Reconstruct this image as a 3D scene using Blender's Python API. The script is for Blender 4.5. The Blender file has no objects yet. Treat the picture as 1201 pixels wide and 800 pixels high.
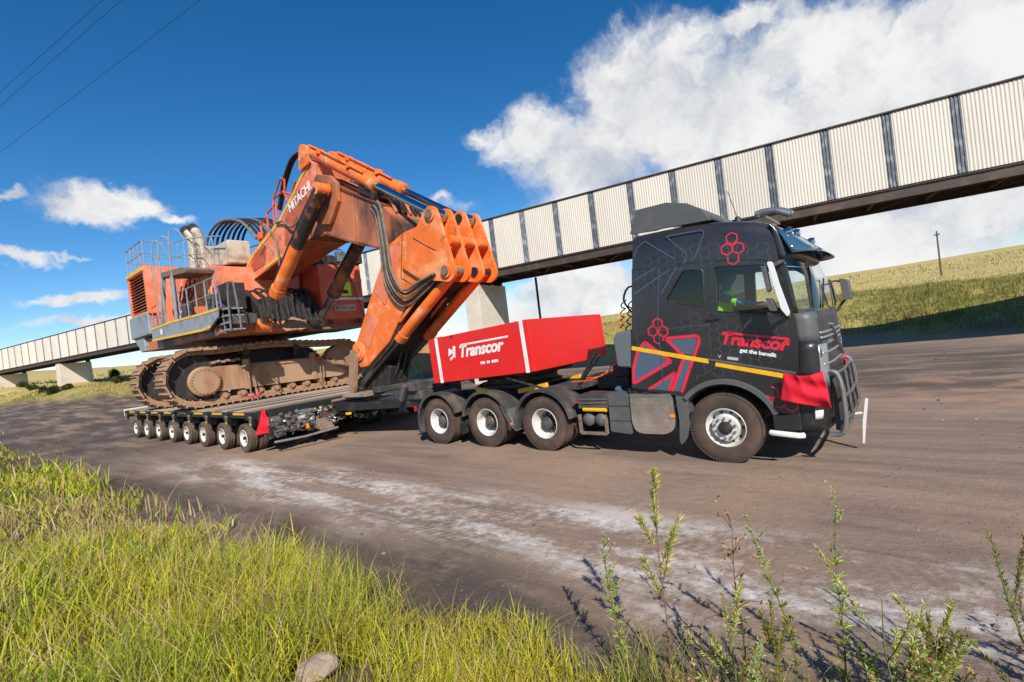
import bpy, bmesh, math, random
import numpy as np
from mathutils import Matrix, Vector
from mathutils.geometry import tessellate_polygon
random.seed(7); RNG = np.random.default_rng(7)
SC = bpy.context.scene; COL = SC.collection
R = math.radians; PI = math.pi

# ------------------------------------------------------------------ camera
CAMH = 2.278
def set_camera():
    cd = bpy.data.cameras.new('camera'); co = bpy.data.objects.new('camera', cd); COL.objects.link(co)
    cd.sensor_width = 36; cd.lens = 572.85 / 1201 * 36; cd.clip_start = 0.05; cd.clip_end = 4000
    pitch, roll = -0.0054, 0.1181
    fwd = Vector((0, math.cos(pitch), math.sin(pitch))); up0 = Vector((0, -math.sin(pitch), math.cos(pitch))); r0 = Vector((1, 0, 0))
    right = r0 * math.cos(roll) - up0 * math.sin(roll); up = r0 * math.sin(roll) + up0 * math.cos(roll)
    m = Matrix((right, up, -fwd)).transposed().to_4x4(); m.translation = (0, 0, CAMH)
    co.matrix_world = m; SC.camera = co
    cd.dof.use_dof = False
set_camera()
CAM_R = SC.camera.matrix_world.to_3x3()
def px_dir(px, py):                      # direction of a picture point, used to place far clouds in the sky
    return (CAM_R @ Vector(((px - 600.5) / 572.85, (400 - py) / 572.85, -1))).normalized()

# ------------------------------------------------------------------ sun, sky
SUN_AZ, SUN_EL = R(-79), R(37)
to_sun = Vector((math.cos(SUN_EL) * math.cos(SUN_AZ), math.cos(SUN_EL) * math.sin(SUN_AZ), math.sin(SUN_EL)))
sl = bpy.data.lights.new('sun', 'SUN'); sl.energy = 4.9; sl.angle = R(0.53); sl.color = (1.0, 0.945, 0.86)
so = bpy.data.objects.new('sun', sl); COL.objects.link(so); so.rotation_euler = (-to_sun).to_track_quat('-Z', 'Y').to_euler(); so.location = (0, -20, 30)
SC.view_settings.view_transform = 'Standard'; SC.view_settings.look = 'None'
SC.view_settings.exposure = 0.28; SC.view_settings.gamma = 1.0; SC.view_settings.use_curve_mapping = False

class NT:
    """small node-tree helper"""
    def __init__(s, tree): s.t = tree; s.n = tree.nodes; s.l = tree.links
    def new(s, typ, **kw):
        n = s.n.new(typ)
        for k, v in kw.items(): setattr(n, k, v)
        return n
    def link(s, a, b): s.l.new(a, b)
    def put(s, sock, v):
        if hasattr(v, 'is_linked') or isinstance(v, bpy.types.NodeSocket): s.link(v, sock)
        else: sock.default_value = v
    def math(s, op, a, b=None, c=None, clamp=False):
        n = s.new('ShaderNodeMath', operation=op); n.use_clamp = clamp
        for i, v in enumerate((a, b, c)):
            if v is not None: s.put(n.inputs[i], v)
        return n.outputs[0]
    def vmath(s, op, a, b=None, sc=None):
        n = s.new('ShaderNodeVectorMath', operation=op); s.put(n.inputs[0], a)
        if b is not None: s.put(n.inputs[1], b)
        if sc is not None: s.put(n.inputs['Scale'], sc)
        return n.outputs['Value'] if op in ('DOT_PRODUCT', 'LENGTH', 'DISTANCE') else n.outputs[0]
    def noise(s, vec, scale, detail=4, rough=0.55, dist=0.0, lac=2.0):
        n = s.new('ShaderNodeTexNoise'); s.put(n.inputs['Vector'], vec); s.put(n.inputs['Scale'], scale)
        n.inputs['Detail'].default_value = detail; n.inputs['Roughness'].default_value = rough; n.inputs['Distortion'].default_value = dist; n.inputs['Lacunarity'].default_value = lac
        return n.outputs['Fac']
    def smooth(s, v, a, b):
        n = s.new('ShaderNodeMapRange', interpolation_type='SMOOTHSTEP'); s.put(n.inputs[0], v); n.inputs[1].default_value = a; n.inputs[2].default_value = b
        return n.outputs[0]
    def mix(s, fac, a, b, blend='MIX'):
        n = s.new('ShaderNodeMix', data_type='RGBA', blend_type=blend); s.put(n.inputs[0], fac); s.put(n.inputs[6], a); s.put(n.inputs[7], b)
        return n.outputs[2]
    def mapping(s, vec, scale=(1, 1, 1), rot=(0, 0, 0), loc=(0, 0, 0)):
        n = s.new('ShaderNodeMapping'); s.put(n.inputs[0], vec); n.inputs['Scale'].default_value = scale; n.inputs['Rotation'].default_value = rot; n.inputs['Location'].default_value = loc
        return n.outputs[0]
def c4(c): return (c[0], c[1], c[2], 1.0)

def make_world():
    w = bpy.data.worlds.new('World'); SC.world = w; w.use_nodes = True
    N = NT(w.node_tree); N.n.clear()
    out = N.new('ShaderNodeOutputWorld'); bg = N.new('ShaderNodeBackground'); N.link(bg.outputs[0], out.inputs[0])
    sky = N.new('ShaderNodeTexSky', sky_type='NISHITA'); sky.sun_disc = False; sky.sun_elevation = SUN_EL
    sky.sun_rotation = math.atan2(to_sun.x, to_sun.y); sky.air_density = 1.0; sky.dust_density = 0.35; sky.ozone_density = 2.2; sky.altitude = 1600
    hs = N.new('ShaderNodeHueSaturation'); hs.inputs['Saturation'].default_value = 1.36; hs.inputs['Hue'].default_value = 0.50; hs.inputs['Value'].default_value = 1.22; N.link(sky.outputs[0], hs.inputs['Color'])
    blue = hs.outputs[0]
    d = N.new('ShaderNodeTexCoord').outputs['Generated']                     # world direction
    sep = N.new('ShaderNodeSeparateXYZ'); N.link(d, sep.inputs[0])
    # cloud positions: (picture x, y, angular half width, half height, weight)
    blobs = [(690, 190, 95, 62, 1.0), (625, 165, 70, 40, .9), (760, 120, 110, 75, 1.0), (850, 130, 130, 90, 1.0), (940, 60, 120, 70, .95), (1010, 130, 150, 80, 1.0), (700, 240, 110, 45, .95), (570, 158, 45, 18, .72), (800, 60, 60, 35, .72),
             (880, 20, 60, 20, .8), (1080, 70, 150, 60, .95), (1160, 110, 140, 90, .95), (1120, 10, 160, 40, .9), (1000, 290, 190, 60, 1.0), (1180, 230, 160, 80, .95), (860, 300, 140, 50, .9), (680, 340, 120, 40, .95), (600, 375, 120, 30, .85), (540, 240, 40, 12, .62),
             (105, 240, 66, 24, .92), (150, 246, 50, 16, .8), (205, 258, 26, 9, .75), (20, 304, 46, 12, .8), (80, 301, 30, 5, .66), (95, 350, 50, 11, .85), (100, 377, 62, 9, .8), (6, 226, 20, 8, .8), (300, 420, 260, 26, .62), (520, 236, 26, 9, .75)]
    # warp the direction a little so that the outlines billow
    wn = N.new('ShaderNodeTexNoise'); N.link(d, wn.inputs['Vector']); wn.inputs['Scale'].default_value = 13; wn.inputs['Detail'].default_value = 7; wn.inputs['Roughness'].default_value = .62
    wv = N.vmath('SUBTRACT', wn.outputs['Color'], (0.5, 0.5, 0.5)); dw = N.vmath('ADD', d, N.vmath('SCALE', wv, sc=0.085))
    mask = None
    for px, py, rx, ry, wt in blobs:
        c = px_dir(px, py); off = math.hypot(px - 600.5, py - 400) / 572.85; k = 1 / (1 + off * off)
        ax = rx / 572.85 * math.sqrt(k); ay = ry / 572.85 * math.sqrt(k)
        e1 = Vector((0, 0, 1)).cross(c).normalized(); e2 = c.cross(e1).normalized()
        dv = N.vmath('SUBTRACT', dw, tuple(c))
        a = N.math('DIVIDE', N.vmath('DOT_PRODUCT', dv, tuple(e1)), ax); b = N.math('DIVIDE', N.vmath('DOT_PRODUCT', dv, tuple(e2)), ay)
        g = N.math('MULTIPLY', N.math('EXPONENT', N.math('MULTIPLY', N.math('ADD', N.math('MULTIPLY', a, a), N.math('MULTIPLY', b, b)), -0.8)), wt)
        g = N.math('MULTIPLY', g, N.math('GREATER_THAN', N.vmath('DOT_PRODUCT', d, tuple(c)), 0.2))
        mask = g if mask is None else N.math('MAXIMUM', mask, g)
    # scattered fair-weather cumulus in the rest of the sky
    zc = N.math('MAXIMUM', sep.outputs[2], 0.04)
    pv = N.new('ShaderNodeCombineXYZ'); N.link(N.math('DIVIDE', sep.outputs[0], zc), pv.inputs[0]); N.link(N.math('DIVIDE', sep.outputs[1], zc), pv.inputs[1])
    gen = N.smooth(N.noise(pv.outputs[0], 0.55, 3, .5), .56, .72)
    behind = N.smooth(sep.outputs[1], 0.25, -0.15)
    mask = N.math('MAXIMUM', mask, N.math('MULTIPLY', N.math('MULTIPLY', gen, behind), .8))
    fb = N.noise(dw, 5.5, 9, .62)
    dens = N.smooth(N.math('ADD', mask, N.math('MULTIPLY', N.math('SUBTRACT', fb, .5), 1.35)), .35, .78)
    # shading: compare the billow noise with the same noise a little towards the sun
    sv = N.vmath('ADD', dw, tuple((to_sun * 0.05 + Vector((0, 0, .045)))))
    fb2 = N.noise(sv, 5.5, 6, .6)
    lit = N.smooth(N.math('SUBTRACT', N.math('ADD', fb, .02), fb2), -.22, .16)
    thick = N.smooth(N.math('ADD', mask, N.math('MULTIPLY', N.math('SUBTRACT', N.noise(dw, 2.6, 5, .6), .5), 1.1)), .78, 1.3)
    ccol = N.mix(lit, c4((5.0, 5.4, 6.0)), c4((8.6, 8.5, 8.3)))
    ccol = N.mix(N.math('MULTIPLY', thick, .45), ccol, c4((4.3, 4.85, 5.5)))
    mixc = N.mix(N.math('MULTIPLY', dens, .97), blue, ccol)
    N.link(mixc, bg.inputs[0]); bg.inputs[1].default_value = 0.09
make_world()

# ------------------------------------------------------------------ mesh helpers
class MB:
    def __init__(s, M=None): s.v = []; s.f = []; s.M = M; s.ref = None
    def add(s, vs, fs):
        o = len(s.v)
        if s.M is not None: vs = [tuple(s.M @ Vector(p)) for p in vs]
        s.v.extend(tuple(p) for p in vs); s.f.extend(tuple(i + o for i in f) for f in fs); return s
    def box(s, c, d, rot=None, taper=None):
        hx, hy, hz = d[0] / 2, d[1] / 2, d[2] / 2; vs = []
        for z in (-hz, hz):
            t = taper if (taper and z > 0) else 1
            for x, y in ((-hx, -hy), (hx, -hy), (hx, hy), (-hx, hy)): vs.append(Vector((x * t, y * t, z)))
        if rot is not None:
            rm = rot if isinstance(rot, Matrix) else Matrix.Rotation(rot[2], 3, 'Z') @ Matrix.Rotation(rot[1], 3, 'Y') @ Matrix.Rotation(rot[0], 3, 'X')
            vs = [rm @ v for v in vs]
        vs = [v + Vector(c) for v in vs]
        return s.add(vs, [(3, 2, 1, 0), (4, 5, 6, 7), (0, 1, 5, 4), (1, 2, 6, 5), (2, 3, 7, 6), (3, 0, 4, 7)])
    def bar(s, a, b, w, h, up=(0, 0, 1)):                       # rectangular bar between two points
        a, b = Vector(a), Vector(b); d = (b - a); L = d.length; d.normalize(); u = Vector(up)
        if abs(d.dot(u)) > .98: u = Vector((1, 0, 0))
        sd = d.cross(u).normalized(); u = sd.cross(d)
        return s.box((a + b) / 2, (L, w, h), Matrix((d, -sd, u)).transposed())
    def prism(s, poly, y0, y1, holes=(), axis='Y'):             # (x,z) outline, extruded along y
        polys = [list(poly)] + [list(h) for h in holes]
        tri = tessellate_polygon([[Vector((p[0], p[1], 0)) for p in q] for q in polys])
        flat = [p for q in polys for p in q]; n = len(flat)
        def P(p, y): return (p[0], y, p[1]) if axis == 'Y' else ((y, p[0], p[1]) if axis == 'X' else (p[0], p[1], y))
        vs = [P(p, y0) for p in flat] + [P(p, y1) for p in flat]
        fs = [tuple(t) for t in tri] + [tuple(i + n for i in reversed(t)) for t in tri]
        o = 0
        for q in polys:
            m = len(q)
            for i in range(m): fs.append((o + i, o + (i + 1) % m, n + o + (i + 1) % m, n + o + i))
            o += m
        return s.add(vs, fs)
    def tube(s, pts, r, n=8, cap=True, closed=False):
        pts = [Vector(p) for p in pts]; m = len(pts); rs = list(r) if isinstance(r, (list, tuple)) else [r] * m
        if len(rs) != m: rs = [float(np.interp(i / (m - 1), np.linspace(0, 1, len(rs)), rs)) for i in range(m)]
        T = []
        for i in range(m):
            a = pts[(i - 1) % m] if (closed or i > 0) else pts[i]; b = pts[(i + 1) % m] if (closed or i < m - 1) else pts[i]
            T.append((b - a).normalized())
        u = T[0].cross(Vector((0, 0, 1)))
        if u.length < .05: u = T[0].cross(Vector((1, 0, 0)))
        u.normalize(); vs = []
        for i in range(m):
            u = (u - T[i] * u.dot(T[i])); u.normalize(); w = T[i].cross(u)
            for k in range(n):
                a = 2 * PI * k / n; vs.append(pts[i] + (u * math.cos(a) + w * math.sin(a)) * rs[i])
        fs = []
        for i in range(m if closed else m - 1):
            j = (i + 1) % m
            for k in range(n): fs.append((i * n + k, i * n + (k + 1) % n, j * n + (k + 1) % n, j * n + k))
        if cap and not closed: fs += [tuple(range(n - 1, -1, -1)), tuple((m - 1) * n + k for k in range(n))]
        return s.add(vs, fs)
    def cyl(s, a, b, r, n=16, r2=None): return s.tube([a, b], [r, r if r2 is None else r2], n)
    def lathe(s, prof, c=(0, 0, 0), axis='Y', n=32, close=False, cap=True):   # prof: (radius, offset along axis)
        vs = []; fs = []
        for r, h in prof:
            for k in range(n):
                a = 2 * PI * k / n; ca, sa = r * math.cos(a), r * math.sin(a)
                vs.append(Vector(c) + (Vector((ca, h, sa)) if axis == 'Y' else Vector((h, ca, sa)) if axis == 'X' else Vector((ca, sa, h))))
        m = len(prof)
        for i in range(m if close else m - 1):
            j = (i + 1) % m
            for k in range(n): fs.append((i * n + k, i * n + (k + 1) % n, j * n + (k + 1) % n, j * n + k))
        if not close and cap:
            if prof[0][0] > 1e-4: fs.append(tuple(range(n - 1, -1, -1)))
            if prof[-1][0] > 1e-4: fs.append(tuple((m - 1) * n + k for k in range(n)))
        return s.add(vs, fs)
    def grid(s, rows, flip=False, closed=False):                  # rows of points -> quads
        n = len(rows[0]); vs = [p for r in rows for p in r]; fs = []
        for i in range(len(rows) - 1):
            for k in range(n if closed else n - 1):
                q = (i * n + k, i * n + (k + 1) % n, (i + 1) * n + (k + 1) % n, (i + 1) * n + k); fs.append(q[::-1] if flip else q)
        return s.add(vs, fs)
    def build(s, name, mat, parent=None, smooth=True, bevel=0, angle=35, recalc=True):
        me = bpy.data.meshes.new(name); me.from_pydata(s.v, [], s.f)
        if recalc or bevel:
            bm = bmesh.new(); bm.from_mesh(me)
            if bevel: bmesh.ops.remove_doubles(bm, verts=bm.verts, dist=1e-5)
            bmesh.ops.recalc_face_normals(bm, faces=bm.faces)
            bm.to_mesh(me); bm.free()
        if mat is not None: me.materials.append(mat)
        if smooth: me.shade_smooth(); me.set_sharp_from_angle(angle=R(angle))
        me.update()
        o = bpy.data.objects.new(name, me); COL.objects.link(o)
        if parent is not None: o.parent = parent
        if bevel:
            b = o.modifiers.new('bevel', 'BEVEL'); b.width = bevel; b.segments = 2; b.limit_method = 'ANGLE'; b.angle_limit = R(40); b.harden_normals = bool(smooth)
        return o
def empty(name, loc=(0, 0, 0), rz=0.0):
    o = bpy.data.objects.new(name, None); COL.objects.link(o); o.location = loc; o.rotation_euler = (0, 0, rz); o.empty_display_size = .2; return o
def tag(o, label=None, cat=None, group=None, kind=None):
    if label: o['label'] = label
    if cat: o['category'] = cat
    if group: o['group'] = group
    if kind: o['kind'] = kind
    return o
def inst(o, parent=None, M=None, name=None):                     # copy of one mesh object that shares its mesh data
    c = o.copy(); COL.objects.link(c); c.parent = parent
    if M is not None: c.matrix_basis = M
    return c
def copy_tree(o, parent=None):
    c = o.copy(); COL.objects.link(c); c.parent = parent
    for ch in list(o.children): copy_tree(ch, c)
    return c
def T(x, y, z): return Matrix.Translation((x, y, z))
def RZ(a): return Matrix.Rotation(a, 4, 'Z')
def RY(a): return Matrix.Rotation(a, 4, 'Y')
def RX(a): return Matrix.Rotation(a, 4, 'X')
def round_poly(poly, r, n=5):
    out = []; m = len(poly)
    for i in range(m):
        p0, p1, p2 = Vector(poly[i - 1]), Vector(poly[i]), Vector(poly[(i + 1) % m])
        a = (p0 - p1); b = (p2 - p1); k = min(r, a.length * .45, b.length * .45); a.normalize(); b.normalize()
        s, e = p1 + a * k, p1 + b * k
        for j in range(n + 1):
            t = j / n; q = s * (1 - t) ** 2 + p1 * 2 * t * (1 - t) + e * t * t; out.append((q.x, q.y))
    return out
def bez(pts, n=24):                                              # Catmull-Rom through points
    P = [Vector(p) for p in pts]; P = [2 * P[0] - P[1]] + P + [2 * P[-1] - P[-2]]; out = []
    segs = len(P) - 3; k = max(2, n // segs)
    for i in range(segs):
        a, b, c, d = P[i:i + 4]
        for j in range(k):
            t = j / k; out.append(.5 * ((2 * b) + (c - a) * t + (2 * a - 5 * b + 4 * c - d) * t * t + (3 * b - a - 3 * c + d) * t ** 3))
    out.append(P[-2]); return out
def arc(cx, cz, r, a0, a1, n=16): return [(cx + r * math.cos(R(a0 + (a1 - a0) * i / n)), cz + r * math.sin(R(a0 + (a1 - a0) * i / n))) for i in range(n + 1)]
def text_mesh(name, body, mat, parent, fn, size=1.0, shear=0.0, bold=0.0, depth=0.002, spacing=1.0):
    cu = bpy.data.curves.new(name, 'FONT'); cu.body = body; cu.size = size; cu.shear = shear; cu.offset = bold; cu.extrude = depth; cu.space_character = spacing; cu.resolution_u = 3
    o = bpy.data.objects.new(name + '_curve', cu); COL.objects.link(o); bpy.context.view_layer.update()
    me = bpy.data.meshes.new_from_object(o.evaluated_get(bpy.context.evaluated_depsgraph_get())); bpy.data.objects.remove(o)
    for v in me.vertices: v.co = fn(v.co.x, v.co.y, v.co.z)
    me.materials.clear(); me.materials.append(mat); me.name = name
    ob = bpy.data.objects.new(name, me); COL.objects.link(ob); ob.parent = parent; return ob

# ------------------------------------------------------------------ materials
MATS = {}
def mat(name, col, rough=.55, metal=0.0, col2=None, sc=4.0, lo=.45, hi=.7, col3=None, sc3=1.2, lo3=.5, hi3=.75, bump=0.0, bsc=40.0, coat=0.0, spec=.5, stretch=(1, 1, 1), rvar=.15, rand=0.0, bbig=0.0, crough=.06):
    m = bpy.data.materials.new(name); m.use_nodes = True; N = NT(m.node_tree); b = N.n['Principled BSDF']
    oc = N.new('ShaderNodeTexCoord').outputs['Object']; v = N.mapping(oc, stretch)
    c = c4(col)
    n1 = N.noise(v, sc, 8, .6)
    if col2 is not None: c = N.mix(N.smooth(n1, lo, hi), c, c4(col2))
    if col3 is not None: c = N.mix(N.smooth(N.noise(N.mapping(oc, stretch, loc=(3.1, 7.7, 1.3)), sc3, 10, .68), lo3, hi3), c, c4(col3))
    if rand:
        hv = N.new('ShaderNodeHueSaturation'); N.put(hv.inputs['Color'], c); N.link(N.math('ADD', N.math('MULTIPLY', N.new('ShaderNodeObjectInfo').outputs['Random'], 2 * rand), 1 - rand), hv.inputs['Value']); c = hv.outputs[0]
    N.put(b.inputs['Base Color'], c)
    if rvar: N.put(b.inputs['Roughness'], N.math('ADD', N.math('MULTIPLY', N.math('SUBTRACT', N.noise(oc, 9, 5, .6), .5), rvar * 2), rough, clamp=True))
    else: b.inputs['Roughness'].default_value = rough
    b.inputs['Metallic'].default_value = metal; b.inputs['Coat Weight'].default_value = coat; b.inputs['Coat Roughness'].default_value = crough; b.inputs['Specular IOR Level'].default_value = spec
    if bump:
        bp = N.new('ShaderNodeBump'); bp.inputs['Strength'].default_value = bump; bp.inputs['Distance'].default_value = .01; N.link(N.math('ADD', N.noise(v, bsc, 6, .65), N.math('MULTIPLY', N.noise(oc, 1.6, 2, .5), bbig)), bp.inputs['Height']); N.link(bp.outputs[0], b.inputs['Normal'])
    MATS[name] = m; return m
def glass_mat(name, tint=(.86, .92, .90), rough=.0, trans=1.0):
    m = bpy.data.materials.new(name); m.use_nodes = True; N = NT(m.node_tree); N.n.clear()
    out = N.new('ShaderNodeOutputMaterial'); g = N.new('ShaderNodeBsdfGlossy'); g.inputs['Roughness'].default_value = .015; g.inputs['Color'].default_value = (1, 1, 1, 1)
    t = N.new('ShaderNodeBsdfTransparent'); t.inputs[0].default_value = c4(tint); fr = N.new('ShaderNodeFresnel'); bf = N.new('ShaderNodeNewGeometry').outputs['Backfacing']; N.link(N.math('ADD', 1.6, N.math('MULTIPLY', bf, 1 / 1.6 - 1.6)), fr.inputs[0])
    mx = N.new('ShaderNodeMixShader'); N.link(N.math('MULTIPLY', fr.outputs[0], 1.0, clamp=True), mx.inputs[0]); N.link(t.outputs[0], mx.inputs[1]); N.link(g.outputs[0], mx.inputs[2]); N.link(mx.outputs[0], out.inputs[0])
    MATS[name] = m; return m

dust = (.33, .22, .15)
m_orange = mat('orange paint faded', (.76, .19, .085), .5, col2=(.80, .32, .20), sc=1.6, lo=.42, hi=.72, col3=(.24, .09, .045), sc3=2.4, lo3=.54, hi3=.70, bump=.14, bsc=30, bbig=4)
m_orange2 = mat('orange paint bright', (.82, .165, .022), .45, col2=(.88, .38, .17), sc=2.2, lo=.46, hi=.74, col3=(.34, .13, .05), sc3=3.1, lo3=.54, hi3=.70, bump=.14, bsc=30, bbig=4)
m_orange_dirty = mat('orange paint oily', (.50, .165, .075), .55, col2=(.045, .03, .024), sc=.75, lo=.38, hi=.66, col3=(.60, .30, .16), sc3=2.6, lo3=.55, hi3=.8, bump=.1, stretch=(1, 1, .55))
m_red_house = mat('red orange house', (.68, .09, .03), .5, col2=(.74, .17, .06), sc=2.0, col3=(.25, .07, .04), sc3=1.9, lo3=.64, hi3=.82)
m_oily = mat('oil soaked orange paint', (.035, .026, .022), .45, col2=(.34, .12, .05), sc=2.4, lo=.52, hi=.72, bump=.1, stretch=(1, 1, 1))
m_yellow_line = mat('yellow line paint', (.82, .47, .02), .5, col2=(.55, .30, .05), sc=5)
m_yellow = mat('yellow paint', (.80, .43, .012), .4, col2=(.7, .36, .02), sc=6)
m_grey_cat = mat('grey catwalk paint', (.27, .30, .33), .55, col2=(.20, .20, .20), sc=3, col3=(.30, .22, .16), sc3=2.0, lo3=.6, hi3=.8)
m_tan = mat('dusty track steel', (.34, .20, .115), .8, col2=(.23, .125, .07), sc=3.5, lo=.38, hi=.7, col3=(.42, .29, .19), sc3=2.2, lo3=.5, hi3=.75, bump=.3, bsc=25)
m_tan_frame = mat('dusty track frame', (.36, .225, .13), .75, col2=(.25, .12, .055), sc=2.0, lo=.42, hi=.66, col3=(.17, .13, .11), sc3=1.3, lo3=.58, hi3=.76, bump=.2, stretch=(1, 1, .35))
m_dark = mat('dark greasy steel', (.022, .018, .016), .6, col2=(.06, .042, .032), sc=5, bump=.15)
m_black = mat('black paint', (.016, .016, .017), .45, col2=(.045, .038, .033), sc=4, lo=.5, hi=.75)
m_blackplastic = mat('dark grey plastic', (.042, .043, .044), .55, col2=(.15, .115, .09), sc=2.2, lo=.44, hi=.74)
m_greyplastic = mat('grey plastic', (.085, .09, .092), .5, col2=(.17, .135, .11), sc=2.2, lo=.46, hi=.78)
m_rubber = mat('dusty tyre rubber', (.066, .049, .040), .9, col2=(.125, .085, .062), sc=3, lo=.35, hi=.7, bump=.15, spec=.2)
m_rubber_t = mat('trailer tyre rubber', (.085, .062, .048), .92, col2=(.14, .10, .074), sc=4, lo=.35, hi=.7, bump=.12, spec=.2)
m_hose = mat('black hose rubber', (.02, .02, .02), .5, col2=(.05, .045, .04), sc=9)
m_hose_tan = mat('dusty hose', (.20, .15, .105), .75, col2=(.10, .075, .055), sc=9)
m_steel = mat('steel', (.45, .44, .42), .32, .85, col2=(.34, .30, .26), sc=4)
m_chrome = mat('chrome rod', (.55, .58, .62), .14, 1.0, rvar=.06)
m_rod_dirty = mat('dull cylinder rod', (.20, .19, .185), .35, .7, col2=(.10, .08, .07), sc=3)
m_polish = mat('polished checker plate', (.80, .77, .72), .24, .9, col2=(.62, .54, .46), sc=3, lo=.35, hi=.7)
m_wheelwhite = mat('white rim paint', (.62, .60, .56), .45, col2=(.42, .36, .30), sc=6)
m_white = mat('white paint', (.78, .77, .74), .4, col2=(.62, .58, .53), sc=4)
m_whiteplas = mat('white plastic', (.74, .73, .71), .35)
m_red = mat('ballast red paint', (.72, .012, .012), .36, col2=(.62, .018, .016), sc=1.3, lo=.38, hi=.72, col3=(.50, .075, .05), sc3=2.2, lo3=.56, hi3=.82, coat=.12, bump=.18, bsc=18, bbig=9)
m_flag = mat('red flag cloth', (.66, .004, .022), .8, col2=(.5, .004, .018), sc=6, rvar=.05)
m_livery = mat('black livery wrap', (.017, .0155, .018), .42, col2=(.034, .030, .030), sc=1.1, lo=.4, hi=.75, coat=.7, rvar=.12, bump=.04, bsc=10, bbig=6, crough=.14)
m_livery_hex = mat('grey honeycomb print', (.060, .058, .066), .35, coat=.5, rvar=.05)
m_liv_blue = mat('slate blue print', (.075, .105, .155), .35, coat=.4, rvar=.05)
m_liv_violet = mat('dim violet print', (.062, .066, .105), .35, coat=.4, rvar=.05)
m_liv_red = mat('red print', (.74, .018, .05), .35, coat=.4, rvar=.05)
m_liv_dkred = mat('dark red print', (.46, .008, .02), .35, coat=.4, rvar=.05)
m_liv_silver = mat('silver print', (.45, .46, .47), .35, coat=.3, rvar=.05)
m_interior = mat('cab interior', (.035, .033, .032), .7)
m_grille = mat('grille silver', (.42, .43, .44), .35, .6)
m_window = glass_mat('clear cab glass')
m_visor = mat('smoked visor sky reflection blue', (.035, .085, .14), .08, coat=1.0, rvar=0)  # blue of the mirrored sky is put into the visor's base colour
m_tintglass = glass_mat('dark tinted glass', (.10, .10, .10))
m_lamp = mat('headlamp lens', (.75, .76, .76), .08, coat=1.0, rvar=0)
m_amber = mat('amber lens', (.85, .25, .01), .2, coat=.6, rvar=0)
m_redlens = mat('red lens', (.55, .01, .01), .2, coat=.6, rvar=0)
m_orangehose = mat('orange coil hose', (.80, .15, .02), .4)
m_cream = mat('cream cladding', (.64, .585, .49), .6, rand=.08, col2=(.58, .525, .44), sc=.8, lo=.4, hi=.7, col3=(.55, .46, .36), sc3=.6, lo3=.62, hi3=.8, stretch=(1, 1, .25))
m_strip = mat('smoky translucent strip', (.12, .135, .15), .4, rand=.25, col2=(.30, .31, .31), sc=3.2, lo=.48, hi=.62, stretch=(3, 1, .8))
m_soffit = mat('dark brown girder', (.055, .04, .033), .7, col2=(.10, .065, .045), sc=2)
m_concrete = mat('pale concrete', (.66, .58, .47), .85, col2=(.56, .49, .40), sc=.9, lo=.4, hi=.7, col3=(.33, .27, .21), sc3=.7, lo3=.6, hi3=.8, bump=.25, bsc=20)
m_wood = mat('weathered pole wood', (.13, .095, .07), .85, col2=(.08, .06, .045), sc=6)
m_plank_d = mat('dark deck timber', (.15, .115, .09), .85, col2=(.09, .07, .055), sc=2.5, bump=.4, bsc=12, stretch=(1.2, .12, 1))
m_plank_l = mat('pale dusty deck timber', (.46, .36, .28), .85, col2=(.33, .25, .19), sc=2.5, bump=.4, bsc=12, stretch=(1.2, .12, 1))
m_plank = mat('weathered deck timber', (.33, .25, .19), .85, col2=(.17, .13, .10), sc=2.5, lo=.38, hi=.68, col3=(.34, .25, .18), sc3=1.4, lo3=.52, hi3=.75, bump=.4, bsc=12, stretch=(1.2, .12, 1))
m_greytank = mat('slate grey tank', (.11, .135, .155), .5, col2=(.15, .15, .145), sc=3)
m_skin = mat('skin', (.16, .075, .045), .55)
m_blue = mat('navy workwear', (.02, .06, .30), .8, col2=(.03, .08, .36), sc=6)
m_hiviz = mat('lime safety vest', (.28, .80, .02), .6)
m_hair = mat('black hair', (.012, .010, .009), .7)
m_limesign = mat('lime sign', (.72, .80, .01), .5)
m_creamtank = mat('cream box paint', (.54, .46, .36), .6, col2=(.30, .22, .16), sc=2, lo=.42, hi=.68)
m_rock = mat('pale rock', (.33, .25, .19), .9, col2=(.22, .145, .10), sc=6, lo=.4, hi=.68, bump=1.0, bsc=22)
m_stonedk = mat('dark coal lump', (.05, .042, .038), .9, col2=(.09, .07, .06), sc=5, bump=.5)
# ------------------------------------------------------------------ frames (world position and heading of the vehicles)
TRX, TRY, TRH = 3.8583, 8.4031, -0.68376      # front axle of the tractor
TLX, TLY, TLH = -6.755, 14.6518, -0.68841     # first axle line of the trailer
GAX, GAY, GAH, GAZ = -0.379, 25.6995, 2.62057, 6.02
def road_uv(x, y):
    c, s = math.cos(TRH), math.sin(TRH); dx, dy = x - TRX, y - TRY
    return dx * c + dy * s, -dx * s + dy * c
EDGE = np.array([(-160, 78), (-70, 54), (-38, 46), (-15, 40), (-6, 34.5), (8, 30.5), (18.5, 25.2), (21.9, 18.5), (30, 6.3), (48, -12), (80, -50)], float)
def edge_dist(x, y):
    best = np.full(x.shape, 1e9); sg = np.ones(x.shape)
    for a, b in zip(EDGE[:-1], EDGE[1:]):
        d = b - a; L2 = d @ d; t = np.clip(((x - a[0]) * d[0] + (y - a[1]) * d[1]) / L2, 0, 1)
        qx, qy = x - a[0] - t * d[0], y - a[1] - t * d[1]; dd = np.hypot(qx, qy); cr = d[0] * (y - a[1]) - d[1] * (x - a[0])
        m = dd < best - 1e-6; best = np.where(m, dd, best); sg = np.where(m, np.sign(cr), sg)
    return best * sg
def sstep(v, a, b):
    t = np.clip((v - a) / (b - a), 0, 1); return t * t * (3 - 2 * t)
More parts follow.
